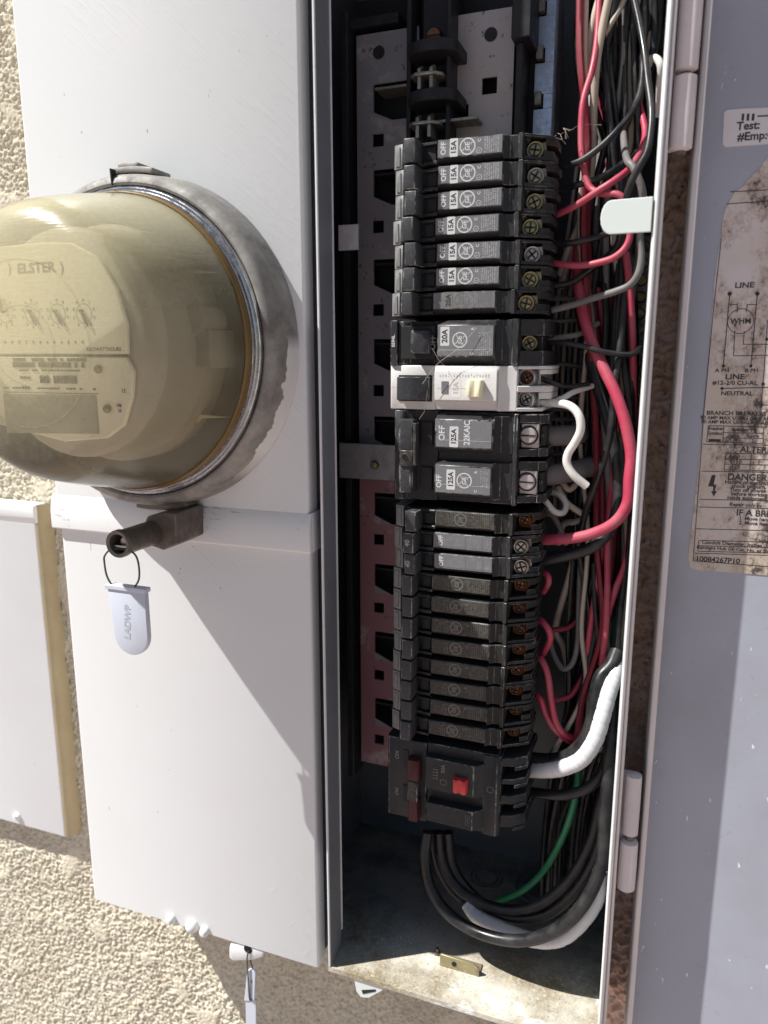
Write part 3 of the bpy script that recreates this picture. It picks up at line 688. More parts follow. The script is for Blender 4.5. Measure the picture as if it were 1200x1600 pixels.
# central bus tower
b = MB(BO2); b.box(-141.5, -139, BY-10, BY+8, 60, 320); b.box(-118.6, -116.4, BY-14, BY+8, 60, 320); b.box(-134.4, -120.1, BY-4, BY+4, -262, 320)
b.box(-134, -112, BY-4, BY+13, -262, 100); b.build('bus_tower', 'bus_black', bs, .4)
for px, py in ((670, 65), (670, 143)):
    c = at(px, py, BY-24); b = MB(BO2)
    b.prism([(c.x+13.5*math.cos(t*PI/12+PI), BY-16+9*math.sin(t*PI/12+PI)) for t in range(13)]+[(c.x+13.5, BY+2), (c.x-13.5, BY+2)], 'z', c.z-4.2, c.z+1.6); b.build('barrier_disc', 'bus_black', bs, .4)
for px, py in ((663, 115), (660, 192)):
    c = at(px, py, BY-20); b = MB(BO2)
    b.prism([(c.x-8, BY-18), (c.x-5, BY-21), (c.x+5, BY-21), (c.x+9, BY-17), (c.x+9, BY-6), (c.x-8, BY-6)], 'z', c.z-.8, c.z+.8)
    for dx in (-3.8, 2.6): b.box(c.x+dx, c.x+dx+1.8, BY-20, BY-8, c.z-7, c.z-.8); b.prism([(BY-20, c.z+.8), (BY-20, c.z+3), (BY-15, c.z+5.5), (BY-12, c.z+.8)], 'x', c.x+dx, c.x+dx+1.8)
    b.build('bus_stab', 'tin', bs, .2)
c = at(700, 190, BY-10); b = MB(BO2); b.box(c.x-9, c.x+16, BY-12, BY+2, c.z-.8, c.z+.8); b.build('bus_tongue', 'tin', bs, .2)
c = at(678, 56, BY-12); b = MB(BO2); b.lathe([(0, BY-13.2), (3.4, BY-13), (4, BY-11.6), (4, BY-8)], c.x, c.z, 20); b.build('bus_screw', 'copper', bs)
b = MB(BO2); b.box(c.x-4, c.x+4, BY-13.5, BY-13.1, c.z-.5, c.z+.3); b.build('screw_slot', 'slot', bs)
# cross brace plate beside the 125 A breaker
c0, c1 = at(530, 692, 408), at(625, 752, 408)
b = MB(BO2); b.box(-182, -133, 408, 409.6, c1.z, c0.z); b.build('cross_brace', 'bracket', bs, .3)
c = at(585, 727, 407); b = MB(BO2); b.lathe([(0, 405.4), (2, 405.6), (2.6, 406.6), (2.6, 408)], c.x, c.z, 16); b.build('brace_screw', 'brass', bs)
# galvanised rail with slots, right of the bus
gv = thing('galvanised_rail', (-72, 430, 60), 'blue grey galvanised slotted rail standing above the breaker stack', 'rail')
b = MB((-72, 430, 60)); hh = []
plate_with_holes(b, -77.5, -67.6, 40, 320, 430, [(-77.5, -72.5, z-3.5, z+3.5) for z in (154, 132, 110, 176, 198)]); b.prism([(-67.6, 430), (-66.3, 431), (-66.3, 450), (-67.6, 450)], 'z', 40, 320); b.build('rail_strip', 'galv', gv, .2)
for z in (154, 132, 110, 176): b = MB((-72, 430, 60)); b.box(-76.8, -73.2, 427.5, 433, z-2, z+4.4); b.build('rail_lug', 'tin', gv, .3)
# terminal bar at the right with screws
tx0 = at(1000, 480, 455)
tb = thing('terminal_bar', (tx0.x, 455, -180), 'long neutral terminal bar with brass screws behind the wires', 'terminal bar')
b = MB((tx0.x, 455, -180)); b.box(tx0.x-6, tx0.x+6, 455, 466, -190, 66); b.build('bar', 'bracket', tb, .4)
sm = None
for i in range(28):
    z = 60-i*8.9
    if sm is None:
        q = MB(); q.lathe([(0, -1.5), (2.6, -1.6), (3.2, -.8), (3.2, 2)], 0, 0, 12); q.box(-3, 3, -2.0, -1.5, -.5, .5); sm = q.mesh('terminal_screw', 'brass')
    obj('terminal_screw', sm, tb, loc=(0, 0, z+180))

# ------------------------------------------------------------------ breakers
XB = -135.
def ge_mark(b, c, r, Y):
    """round monogram: circle, script letters and curls"""
    n = 28
    b.stroke([(c[0]+r*math.cos(t*2*PI/n), c[1]+r*math.sin(t*2*PI/n)) for t in range(n)], r*.17, Y, True)
    for k in range(4):     # curls inside the rim
        a = k*PI/2+.5
        b.stroke([(c[0]+r*.70*math.cos(a)+r*.16*math.cos(a+t*.75), c[1]+r*.70*math.sin(a)+r*.16*math.sin(a+t*.75)) for t in range(6)], r*.09, Y)
    b.text('GE', r*.86, (c[0], Y, c[1]))
def microprint(b, x0, x1, z0, z1, Y, rows, seed, hh=.5):
    """rows run along Z (turned lettering); rough letter-like marks too small to read"""
    r_ = random.Random(seed)
    for i in range(rows):
        x = x0+(x1-x0)*(i+.5)/rows; z = z0
        while z < z1-.3:
            L = r_.uniform(.25, .6)
            if r_.random() < .82:
                k = r_.choice((0, 1, 2))
                b.quad([(x-hh/2, Y, z), (x+hh/2, Y, z), (x+hh/2, Y, z+.19), (x-hh/2, Y, z+.19)])
                if k: b.quad([(x-hh/2, Y, z), (x-hh/2+.12, Y, z), (x-hh/2+.12, Y, z+L*.7), (x-hh/2, Y, z+L*.7)])
                if k == 2: b.quad([(x+hh/2-.12, Y, z), (x+hh/2, Y, z), (x+hh/2, Y, z+L*.7), (x+hh/2-.12, Y, z+L*.7)])
            z += L+.1
def rbox(b, cx, cz, wx, wz, Y, r=.5):
    P = []
    for sx, sz, a in ((1, 1, 0), (-1, 1, 90), (-1, -1, 180), (1, -1, 270)):
        for t in range(4): an = math.radians(a+t*30); P.append((cx+sx*(wx/2-r)+r*math.cos(an), Y, cz+sz*(wz/2-r)+r*math.sin(an)))
    b.quad(P)
# --- half-inch breaker: shared meshes (origin = left edge, front level, centre height)
HB = 5.65
def thin_body(low=False):
    b = MB((XB, 366, 0)); h = HB
    # left shoulder and inner cheek
    b.prism([(-128.6, 371), (-118, 370.6), (-113.6, 370), (-110.8, 370), (-110.8, 416), (-128.6, 416)], 'z', -h+.5, h-.6)
    # raised rails each side of the toggle slot
    b.prism([(-119, 368.2), (-111, 367), (-111, 371), (-119, 371)], 'z', h-2.0, h-.7)
    b.prism([(-119, 368.2), (-111, 367), (-111, 371), (-119, 371)], 'z', -h+.6, -h+2.1)
    # central block, chamfered below the label
    b.prism([(366.4, h-.5), (366.4, -h+2.8), (368.6, -h+1.2), (370.6, -h+.6), (416, -h+.6), (416, h-.5)], 'x', -110.7, -79.2)
    b.prism([(-79.1, 366.5), (-76.4, 369), (-72.6, 369.2), (-72.6, 416), (-79.1, 416)], 'z', -h+.7, h-.6)
    # vertical ridge before the terminal
    b.prism([(-72.5, 367.9), (-70.6, 367.6), (-70.2, 370), (-70.2, 416), (-72.5, 416)], 'z', -h+.1, h-.1)
    # terminal wing: lower ledge, arched top, end blocks
    wing = [(-70.1, 369.4), (-60, 376.2), (-57.2, 379), (-57.2, 392), (-60, 392), (-60, 416), (-70.1, 416)]
    b.prism(wing, 'z', -h+.2, -h+1.7)
    b.prism([(-70.1, 369.4), (-60, 376.0), (-57.4, 379), (-57.4, 392), (-70.1, 392)], 'z', h-1.3, h-.1)
    b.prism([(-61.4, 375.6), (-58, 379.2), (-56.6, 383), (-56.6, 394), (-61.4, 394)], 'z', 1.6, h-.9)
    b.prism([(-62.2, 375.6), (-58.0, 379.4), (-57.6, 392), (-62.2, 392)], 'z', -h+1.2, -.9)
    for k in range(4):     # arch fillets over the screw
        t = k/4; b.box(-70+.1, -70+.1+1.6*(1-t), 372.4+k*.3, 392, h-1.3-(k+1)*.5, h-1.3-k*.5)
    b.box(-70.1, -61.6, 384, 416, -h+.3, h-.2)
    return b.mesh('thin_breaker_body', 'black_low' if low else 'black', .34)
def thin_shoulder():
    b = MB((XB, 366, 0)); h = HB
    b.prism([(-134.6, 373), (-133.6, 370.6), (-129.2, 368.6), (-128.7, 368.8), (-128.7, 416), (-134.6, 416)], 'z', -h, h)
    b.prism([(-132.8, 369.7), (-130.2, 368.5), (-130.2, 370.6), (-132.8, 371.9)], 'z', -h+1, h-1.2)
    return b.mesh('shoulder', 'shoulder', .3)
def thin_label(low=False):
    b = MB((XB, 366, 0)); b.box(-110.4, -79.6, 366.0, 366.35, -HB+3.0, HB-.75); return b.mesh('label_plate', 'label_dark' if low else 'label_grey', .1)
def thin_handle(low=False):
    b = MB((XB, 366, 0)); b.prism([(-126.6, 371.4), (-125.9, 361.4), (-124.9, 358.9), (-119.4, 358.5), (-118.6, 360), (-118.6, 371.4)], 'z', -HB+.2, HB-.5)
    return b.mesh('handle', 'handle', .35, 35, 2)
def toggle_slot():
    b = MB((XB, 366, 0)); b.box(-116.6, -112.2, 369.2, 369.95, -2.9, 2.9); return b.mesh('toggle_window', 'slot', .1)
def screw_mesh(mat, r=3.9):
    b = MB(); b.lathe([(0, -1.2), (r*.62, -1.1), (r*.68, -.7), (r*.68, .6), (r*.8, .6), (r*.84, -.5), (r*.97, -.6), (r, -.2), (r, 2.0)], 0, 0, 24)
    b.mi = 1
    for a in (.5, .5+PI/2):
        c, s_ = math.cos(a), math.sin(a); L, w_ = r*.62, .42
        P = [(c*u-s_*v, s_*u+c*v) for u, v in ((-L, -w_), (L, -w_), (L, w_), (-L, w_))]; b.prism(P, 'y', -1.34, -1.0)
    return b.mesh('terminal_screw', [mat, 'slot'])
def wire_clamp(mat):
    b = MB(); b.box(-3.9, 4.6, 1.9, 3.0, -3.9, 3.9); return b.mesh('clamp_plate', mat, .2)
def prints(kind):
    Y = 365.93; b = MB((XB, 366, 0)); zc = 1.15
    if kind in ('15', '20'):
        b.mi = 0 if kind == '15' else 1
        b.text('OFF', 3.5, (-107.6, Y, zc), sx=.95)
        rbox(b, -102.6, zc, 4.0, 8.0, Y); b.mi = 2; b.text(kind+'A', 3.5, (-102.6, Y-.04, zc))
        b.mi = 0 if kind == '15' else 1; ge_mark(b, (-96.0, zc), 3.5, Y)
        b.text('C', 2.0, (-90.4, Y, zc+2.2)); b.stroke([(-90.4+1.2*math.cos(t*PI/6), zc-2.2+1.2*math.sin(t*PI/6)) for t in range(12)], .2, Y, True); b.text('L', 1.2, (-90.4, Y, zc-2.2))
        microprint(b, -88.2, -81, -2.2, zc+3.6, Y, 7, 4)
    elif kind == '40':
        b.text('OFF', 3.2, (-106.5, Y, zc)); b.mi = 1
        b.stroke([(-93.5, -HB+3.2), (-93.5, HB-1)], .22, Y); b.stroke([(-84.5, -HB+3.2), (-84.5, HB-1)], .3, Y); b.stroke([(-108, -HB+3.9), (-80.5, -HB+3.9)], .2, Y)
    else:      # worn low breakers
        b.mi = 1; ge_mark(b, (-97, zc), 3.1, Y); b.text('C', 1.8, (-90.6, Y, zc+2)); microprint(b, -89.2, -80.8, -2.4, zc+3.6, Y, 8, 9); microprint(b, -104, -101, -2, zc+3, Y, 3, 11)
    return b.mesh('printed_marking', ['print_white', 'print_dim', 'print_black'], smooth=0)
TB = {False: thin_body(False), True: thin_body(True)}; TL = {False: thin_label(False), True: thin_label(True)}; TH = {False: thin_handle(), True: thin_handle(True)}; TS = toggle_slot(); TSH = thin_shoulder()
SCM = {'brass': screw_mesh('brass'), 'copper': screw_mesh('copper', 3.2), 'steel': screw_mesh('steel')}; CL = {'brass': wire_clamp('brass'), 'copper': wire_clamp('copper'), 'steel': wire_clamp('steel')}
PR = {k: prints(k) for k in ('15', '20', '40', 'worn')}
ORD = ['Topmost', 'Second', 'Third', 'Fourth', 'Fifth', 'Sixth']
def thin_breaker(z, kind, label, dx=0, screw='brass', low=False, seed=0, group=None, sy=0):
    t = thing('circuit_breaker', (XB+dx, 366+sy, z), label, 'circuit breaker', group); r_ = random.Random(seed)
    t.rotation_euler = (math.radians(r_.uniform(-.6, .6)), math.radians(r_.uniform(-.5, .5)), math.radians(r_.uniform(-.8, .8)))
    obj('body', TB[low], t); obj('shoulder', TSH, t); obj('label_plate', TL[low], t); h = obj('handle', TH[low], t, loc=(r_.uniform(-.4, .4), 0, 0)); obj('toggle_window', TS, t)
    obj('printed_marking', PR[kind], t)
    s = obj('terminal_screw', SCM[screw], t, loc=(69.0+r_.uniform(-.3, .3), 13.4 if low else 9.6, .6 if low else -.7)); s.rotation_euler = (0, r_.uniform(0, 1.5), 0)
    obj('clamp_plate', CL[screw], t, loc=(69.0, 14 if low else 10.2, -.6))
    return t, h
zs_up = [97.0, 85.2, 73.6, 61.9, 50.4, 38.9]
jit = [0, .5, .5, -.6, .3, .2]
for i, z in enumerate(zs_up):
    thin_breaker(z-1, '15', ORD[i]+' thin black 15A breaker, marked OFF, in the upper run of six', jit[i], 'steel' if i in (1, 4) else 'brass', False, i+1, 'thin 15A breakers in the upper run')
thin_breaker(26.4, '20', 'thin black 20A breaker with faded lettering below the six 15A breakers', -1.2, 'brass', False, 9)
low = [-82.4, -94.2, -105.4, -117, -129, -141, -153, -165, -176.8, -188.6, -200.6]
lowlab = ['dusty thin breaker directly below the 125A breaker, sunlit handle', 'upper thin breaker with grey label and handle marked 40', 'lower thin breaker with grey label and handle marked 40',
 'worn thin breaker with round monogram directly below the two marked 40', 'worn thin breaker, second below the two marked 40', 'worn thin breaker, third below the two marked 40', 'worn thin breaker, fourth below the two marked 40, last one touched by sun',
 'shaded thin breaker, fourth above the 50A breaker', 'shaded thin breaker, third above the 50A breaker', 'shaded thin breaker, second above the 50A breaker', 'shaded thin breaker directly above the black 50A breaker']
dxs = [1.4, .6, 1.2, .2, 0, .2, .4, 0, -.2, 0, -.6]
for i, z in enumerate(low):
    is40 = i in (1, 2)
    t, h = thin_breaker(z, '40' if is40 else 'worn', lowlab[i], dxs[i], 'steel' if is40 else 'copper', not is40, 20+i, None if is40 or i == 0 else 'worn thin breakers in the lower run')
    if is40:
        b = MB((XB, 366, 0)); b.text('40', 3.6, (-122.4, 358.3, 0)); me = b.mesh('handle_number', 'print_grey', smooth=0); obj('handle_number', me, t)
# --- full-width breakers
def wide_thing(z, label): return thing('circuit_breaker', (XB, 366, z), label, 'circuit breaker')
def ringscrew(t, o, x, y, z, mat='brass', r=3.6):
    m = screw_mesh(mat, r); s = obj('terminal_screw', m, t, loc=(x-o[0], y-o[1], z-o[2])); return s
# 20A
zc = 7.6; o_ = (XB, 366, zc); t = wide_thing(zc, 'one inch wide black 20A breaker above the light grey one'); hw = 11.2
b = MB(o_)
b.prism([(-135.2, 369.8), (-134.6, 367.6), (-131, 367.4), (-131, 416), (-135.2, 416)], 'z', zc-hw, zc+hw)
b.prism([(-130.9, 369.4), (-128, 369), (-125, 371.4), (-112, 371.4), (-109.2, 366.4), (-109.2, 416), (-130.9, 416)], 'z', zc-hw+.6, zc+hw-.5)
b.prism([(364.9, zc+hw-3), (364.9, zc-hw+4.4), (369, zc-hw+.6), (416, zc-hw+.6), (416, zc+hw-.5), (368, zc+hw-.5)], 'x', -109.1, -80.2)
b.prism([(-80.1, 365.6), (-77.4, 369), (-72.4, 369), (-72.4, 416), (-80.1, 416)], 'z', zc-hw+.6, zc+hw-.5)
b.prism([(-72.3, 367.4), (-69.6, 367.4), (-69, 370), (-69, 416), (-72.3, 416)], 'z', zc-hw+.2, zc+hw-.2)
b.prism([(-68.9, 369.6), (-58.6, 376), (-56.6, 380), (-56.6, 416), (-68.9, 416)], 'z', zc+3.2, zc+hw-.4)
b.prism([(-68.9, 369.6), (-58.6, 376), (-56.6, 380), (-56.6, 416), (-68.9, 416)], 'z', zc-hw+.4, zc-4.0)
b.box(-68.9, -60, 382, 416, zc-3.9, zc+3.1)
b.build('body', 'black', t, .35)
b = MB(o_); b.box(-108.6, -80.8, 364.5, 364.85, zc-hw+4.8, zc+hw-3.2); b.build('label_plate', 'label_grey', t, .1)
b = MB(o_); b.prism([(-123, 371.5), (-122.6, 363.6), (-121.4, 362.4), (-117, 362.6), (-113, 364.4), (-112.6, 371.5)], 'z', zc-5.2, zc+6); b.build('handle', 'handle', t, .4)
b = MB(o_); b.box(-129.2, -111, 368.2, 369.2, zc-8, zc+8.4); b.build('handle_recess', 'slot', t, .3)
b = MB(o_); Y = 364.43; z1_ = zc+.9
b.mi = 1; b.text('OFF', 4, (-111.6, 366.1, zc)); b.mi = 0; rbox(b, -105, zc+3, 4.6, 9.2, Y); b.mi = 2; b.text('20A', 3.9, (-105, Y-.04, zc+3)); b.mi = 0; ge_mark(b, (-97.4, zc+1.2), 3.5, Y)
b.stroke([(-108, zc-3.6), (-81, zc-3.6)], .2, Y); b.text('C', 2, (-91.4, Y, zc-5.4)); b.text('R', 2, (-91, Y, zc+6.4)); microprint(b, -88, -82, zc-6.2, zc+5, Y, 6, 33)
b.text('0594L', 2.4, (-132.9, 367.2, zc+1)); b.build('printed_marking', ['print_white', 'print_dim', 'print_black'], t, smooth=0)
ringscrew(t, o_, -65.4, 377, zc-.4)
# light grey breaker
zc = -14.6; o_ = (XB, 366, zc); t = wide_thing(zc, 'light grey test-button breaker with black handle and cream button'); hw = 11.1
b = MB(o_)
b.prism([(-135.4, 370), (-134.4, 368.8), (-110.4, 368.6), (-110.4, 416), (-135.4, 416)], 'z', zc-hw, zc+hw)
b.prism([(365, zc+hw-3.4), (365, zc-hw+5), (367.6, zc-hw+4.4), (368.6, zc-hw+.2), (416, zc-hw+.2), (416, zc+hw-.1), (366.4, zc+hw-.1)], 'x', -110.3, -78.4)
b.prism([(-78.3, 366), (-75.6, 368.6), (-69.4, 369), (-69.4, 416), (-78.3, 416)], 'z', zc-hw+.1, zc+hw-.1)
b.prism([(-69.3, 368.4), (-57.5, 375), (-54, 379), (-54, 402), (-58, 416), (-69.3, 416)], 'z', zc-1.6, zc+1.4)
b.prism([(-69.3, 368.4), (-57.5, 375), (-54, 379), (-54, 402), (-69.3, 402)], 'z', zc+9.4, zc+hw-.1)
b.prism([(-69.3, 368.4), (-57.5, 375), (-57, 402), (-69.3, 402)], 'z', zc-hw+.1, zc-9.2)
b.prism([(-59.8, 374.4), (-57.4, 375.4), (-54.2, 379), (-54.2, 402), (-59.8, 402)], 'z', zc+7.0, zc+9.3)
b.prism([(-59.8, 374.4), (-57.4, 375.4), (-54.2, 379), (-54.2, 402), (-59.8, 402)], 'z', zc-5.0, zc-1.7)
b.box(-69.3, -60, 380, 416, zc-9.1, zc-1.7); b.box(-69.3, -60, 380, 416, zc+1.5, zc+9.3)
b.build('body', 'gfci', t, .4)
for k, zz in enumerate((zc+5.4, zc-5.3)):
    b = MB(o_); b.lathe([(3.4, 372.6), (4.3, 372.4), (5, 374.2), (5.0, 380)], -65.6, zz, 20); b.lathe([(3.4, 372.6), (3.3, 378.5), (0, 378.5)], -65.6, zz, 20); b.build('terminal_collar', 'label_grey', t, smooth=40)
    m = screw_mesh('copper' if k == 0 else 'steel', 3.0); obj('terminal_screw', m, t, loc=(-65.6-XB, 10.5, zz-zc))
b = MB(o_); b.prism([(-129.4, 371), (-129, 361.4), (-124.4, 361), (-119.6, 362.6), (-113.4, 366), (-113.2, 371)], 'z', zc-6.2, zc+5.4); b.build('handle', 'handle', t, .35)
b = MB(o_); b.box(-130.4, -112.4, 368.3, 368.9, zc-7, zc+6.2); b.build('handle_recess', 'slot', t)
b = MB(o_); b.box(-106.5, -103, 364.7, 365.3, zc-2.6, zc+3.4); b.build('indicator_window', 'label_grey', t, .1)
b = MB(o_); b.prism([(-93, 365.2), (-92.6, 361.6), (-91.4, 361), (-89, 362.2), (-86.6, 361), (-85.4, 361.6), (-85, 365.2)], 'z', zc-4.0, zc+4.2); b.build('test_button', 'gfci_button', t, .25, label='cream test button')
b = MB(o_); rbox(b, -99, zc, 5, 9.2, 364.94); b.build('rating_patch', NT('pale_patch').done((.68, .66, .62), .5), t)
b = MB(o_); b.text('15A', 3.6, (-99, 364.88, zc)); microprint(b, -108, -82, zc+5.6, zc+7.2, 364.9, 18, 60, .6); b.stroke([(-109, zc), (-94, zc)], .15, 364.9); b.stroke([(-135, zc), (-130.5, zc)], .15, 368.6); b.build('printed_marking', NT('faint_print').done((.46, .44, .41), .5), t, smooth=0)
# 125A two-pole main
zc = -49.6; o_ = (XB, 366, zc); t = wide_thing(zc, 'large two-pole black 125A main breaker in the middle of the stack')
hw = 23.3; b = MB(o_)
b.prism([(-133.0, 370), (-132, 368), (-128, 367.8), (-126, 369.8), (-109.5, 370.4), (-109.5, 416), (-133.4, 416)], 'z', zc-hw, zc+hw)
for zz in (zc+12.1, zc-11.2):
    b.prism([(364.6, zz+7.4), (364.6, zz-6.8), (368.4, zz-9.6), (416, zz-9.6), (416, zz+10.2), (368.4, zz+9.4)], 'x', -109.4, -79.6)
    b.prism([(-79.5, 365.4), (-76.5, 369.4), (-70.4, 369.6), (-70.4, 416), (-79.5, 416)], 'z', zz-9.4, zz+9.4)
b.box(-109.3, -70.5, 371.5, 416, zc-hw+.2, zc+hw-.4)
b.prism([(-70.3, 368.4), (-68.4, 368.2), (-67.8, 370.4), (-67.8, 416), (-70.3, 416)], 'z', zc-hw+.1, zc+hw-.5)
for zz in (zc+12.0, zc-11.4):
    for s0, s1 in ((zz+6.4, zz+10.6), (zz-10.4, zz-6.6)):
        b.prism([(-67.7, 369.6), (-59, 373.4), (-55, 378), (-55, 404), (-67.7, 404)], 'z', s0, s1)
        b.prism([(-58.4, 372.8), (-54.6, 377), (-54.2, 380), (-56, 384), (-58.4, 384)], 'z', s0-.5 if s0 > zz else s0, s1 if s0 > zz else s1+.5)
    b.box(-67.7, -60, 384, 416, zz-6.5, zz+6.3)
b.build('body', 'black', t, .35)
for k, zz in enumerate((zc+12.0, zc-11.4)):
    b = MB(o_); b.box(-67.4, -58.6, 373.4, 392, zz-6.2, zz+6.0); b.build('lug_block', 'lug', t, .4)
    b = MB(o_); b.lathe([(0, 371.8), (3.5, 371.8), (4, 372.3), (4, 373.6)], -63.6, zz+.2, 24); b.build('lug_screw', 'lug', t, smooth=30)
    b = MB(o_); b.lathe([(4.1, 373.3), (4.9, 373.28), (4.9, 373.5)], -63.6, zz+.2, 24); b.box(-67.2, -60.0, 371.5, 371.9, zz-.3+k*.1, zz+.5); b.build('lug_screw_shadow_gap', 'slot', t).rotation_euler = (0, 0, 0)
    b = MB(o_); b.box(-58, -55.6, 376, 388, zz-5, zz+5); b.cyl((-57, 374.8, zz), 1.2, 2); b.build('lug_latch', 'slot', t, .3)
    b = MB(o_); b.box(-108.8, -80.2, 364.2, 364.55, (zz+.1)-6.4, (zz+.1)+7.0); b.build('label_plate', 'label_grey', t, .1)
    b = MB(o_); b.box(-118.4, -112, 368.7, 370.3, zz-6.4, zz+5.6); b.build('toggle_window', 'slot', t, .2)
b = MB(o_)
b.prism([(-128.8, 371), (-128.4, 362.4), (-127.4, 361.4), (-120.6, 362), (-119.8, 363.2), (-119.4, 371)], 'z', zc+2.6, zc+19); b.prism([(-128.6, 371), (-128.2, 362.6), (-127.2, 361.6), (-121.6, 362), (-120.8, 363.2), (-120.4, 371)], 'z', zc-18.6, zc-4)
b.build('handle', 'handle', t, .5, 35, 2)
b = MB(o_); b.prism([(-127.6, 362.8), (-127, 360.8), (-120.4, 361.2), (-119.8, 362.8)], 'z', zc-4.6, zc+3.4); b.cyl((-124.4, 360.6, zc+.4), 1.5, .5); b.box(-119.8, -118.4, 360.4, 366, zc-4, zc+17.4); b.build('handle_tie', 'label_dark', t, .3)
b = MB(o_); b.lathe([(1.4, 360.5), (0, 360.48)], -124.4, zc+.4, 12); b.build('tie_hole', 'slot', t)
b = MB(o_); Y = 364.12
za, zb2 = zc+12.2, zc-11.0
b.text('OFF', 4.4, (-105.6, Y, za+.4)); rbox(b, -99.4, za-1.2, 4.6, 10.4, Y); b.mi = 2; b.text('125A', 3.6, (-99.4, Y-.04, za-1.2)); b.mi = 0; b.text('22KAIC', 4.2, (-92.6, Y, za+1.0), sx=.9); b.stroke([(-107, za-3.0), (-80.6, za-3.0)], .16, Y)
b.mi = 0; b.text('OFF', 3.8, (-106.8, Y, zb2-1)); rbox(b, -100.6, zb2+.2, 4.6, 10.4, Y); b.mi = 2; b.text('125A', 3.6, (-100.6, Y-.04, zb2+.2)); b.mi = 0; ge_mark(b, (-93.6, zb2), 3.7, Y); b.text('R', 2, (-87.6, Y, zb2+4.6)); b.text('C', 2, (-87.6, Y, zb2-5)); microprint(b, -85.6, -81.4, zb2-2.4, zb2+5.6, Y, 4, 77)
b.stroke([(-108, zb2-2.6), (-80.6, zb2-2.6)], .16, Y); b.build('printed_marking', ['print_white', 'print_dim', 'print_black'], t, smooth=0)
# 50A breaker at the bottom
zc = -235.; o_ = (XB, 366, zc); t = wide_thing(zc, 'large black 50A breaker with red button at the bottom of the stack'); hw = 24.4
b = MB(o_)
b.prism([(-136.6, 370), (-135.4, 368), (-112.6, 367), (-112.6, 420), (-136.6, 420)], 'z', zc-hw, zc+hw)
b.box(-112.5, -72.2, 368.6, 420, zc-hw+.3, zc+hw-.2)
b.prism([(-112, 363.6), (-84.5, 362.8), (-79.6, 366.4), (-77, 368.8), (-112, 368.8)], 'z', zc-.6, zc+18.4)
b.prism([(-111, 362.8), (-84.5, 362), (-80.5, 365.4), (-78, 368.8), (-111, 368.8)], 'z', zc-20.4, zc-8.8)
b.prism([(-80, 367.2), (-72.6, 367), (-70.6, 369), (-70.6, 420), (-80, 420)], 'z', zc-hw+.4, zc+hw-.6)
for s0, s1 in ((zc+18, zc+23), (zc+7.4, zc+10.4), (zc-4.6, zc+.4), (zc-18.6, zc-11.6)):
    b.prism([(-70.5, 368.8), (-64.4, 370.6), (-58, 376), (-57, 404), (-70.5, 404)], 'z', s0, s1)
    b.prism([(-63.6, 370.2), (-58.6, 374.6), (-57.6, 376), (-57.6, 390), (-63.6, 390)], 'z', s0-2.2, s0)
b.box(-70.5, -62, 386, 420, zc-hw+1, zc+hw-2)
b.build('body', 'black', t, .4)
b = MB(o_); b.prism([(-122.4, 368), (-122, 361.6), (-116.4, 361.4), (-115.4, 363), (-115.2, 368)], 'z', zc+2.8, zc+15.6); b.prism([(-121.6, 368), (-121.4, 362), (-116.2, 361.8), (-115.4, 368)], 'z', zc-22.4, zc-9.4); b.build('handle', 'red_handle', t, .35)
b = MB(o_); b.prism([(-122, 362.6), (-121.6, 361.2), (-116, 361), (-115.6, 362.6)], 'z', zc-9.3, zc+2.7); b.build('handle_tie', 'label_dark', t, .3)
b = MB(o_)
for s0, s1 in ((zc+7, zc+18), (zc-14, zc-4)): b.box(-126.4, -123.2, 367.0, 368.4, s0, s1)
b.build('toggle_window', 'slot', t, .1)
b = MB(o_); b.prism([(-95.4, 363.2), (-95, 359.4), (-93.6, 358.8), (-91.6, 360), (-89.4, 358.6), (-87.8, 359.2), (-87.4, 363)], 'z', zc+2.6, zc+10.4); b.build('test_button', 'red_button', t, .25, label='red test button')
b = MB(o_); b.mi = 1
b.text('ON', 3.2, (-130, 367.4, zc+14)); b.text('ON', 3.0, (-130, 367.4, zc-9)); b.text('50A', 3.0, (-101.6, 362.85, zc+13.4)); b.stroke([(-101.4+1.8*math.cos(k*PI/6), zc+5.4+1.8*math.sin(k*PI/6)) for k in range(12)], .3, 362.85, True)
for k in range(4): b.stroke([(-107.6+k*.0, zc+6.8+k*1.8), (-104.6, zc+6.8+k*1.8)], .4, 362.95)
b.stroke([(-105, zc+6.4), (-105, zc+12.6)], .3, 362.9)
microprint(b, -88.6, -85.6, zc-17, zc-11, 361.85, 3, 5, .7); b.stroke([(-76+1.8*math.cos(k*PI/6), zc+4+1.8*math.sin(k*PI/6)) for k in range(12)], .3, 366.95, True)
b.build('printed_marking', ['print_dim', 'print_dim', 'print_black'], t, smooth=0)

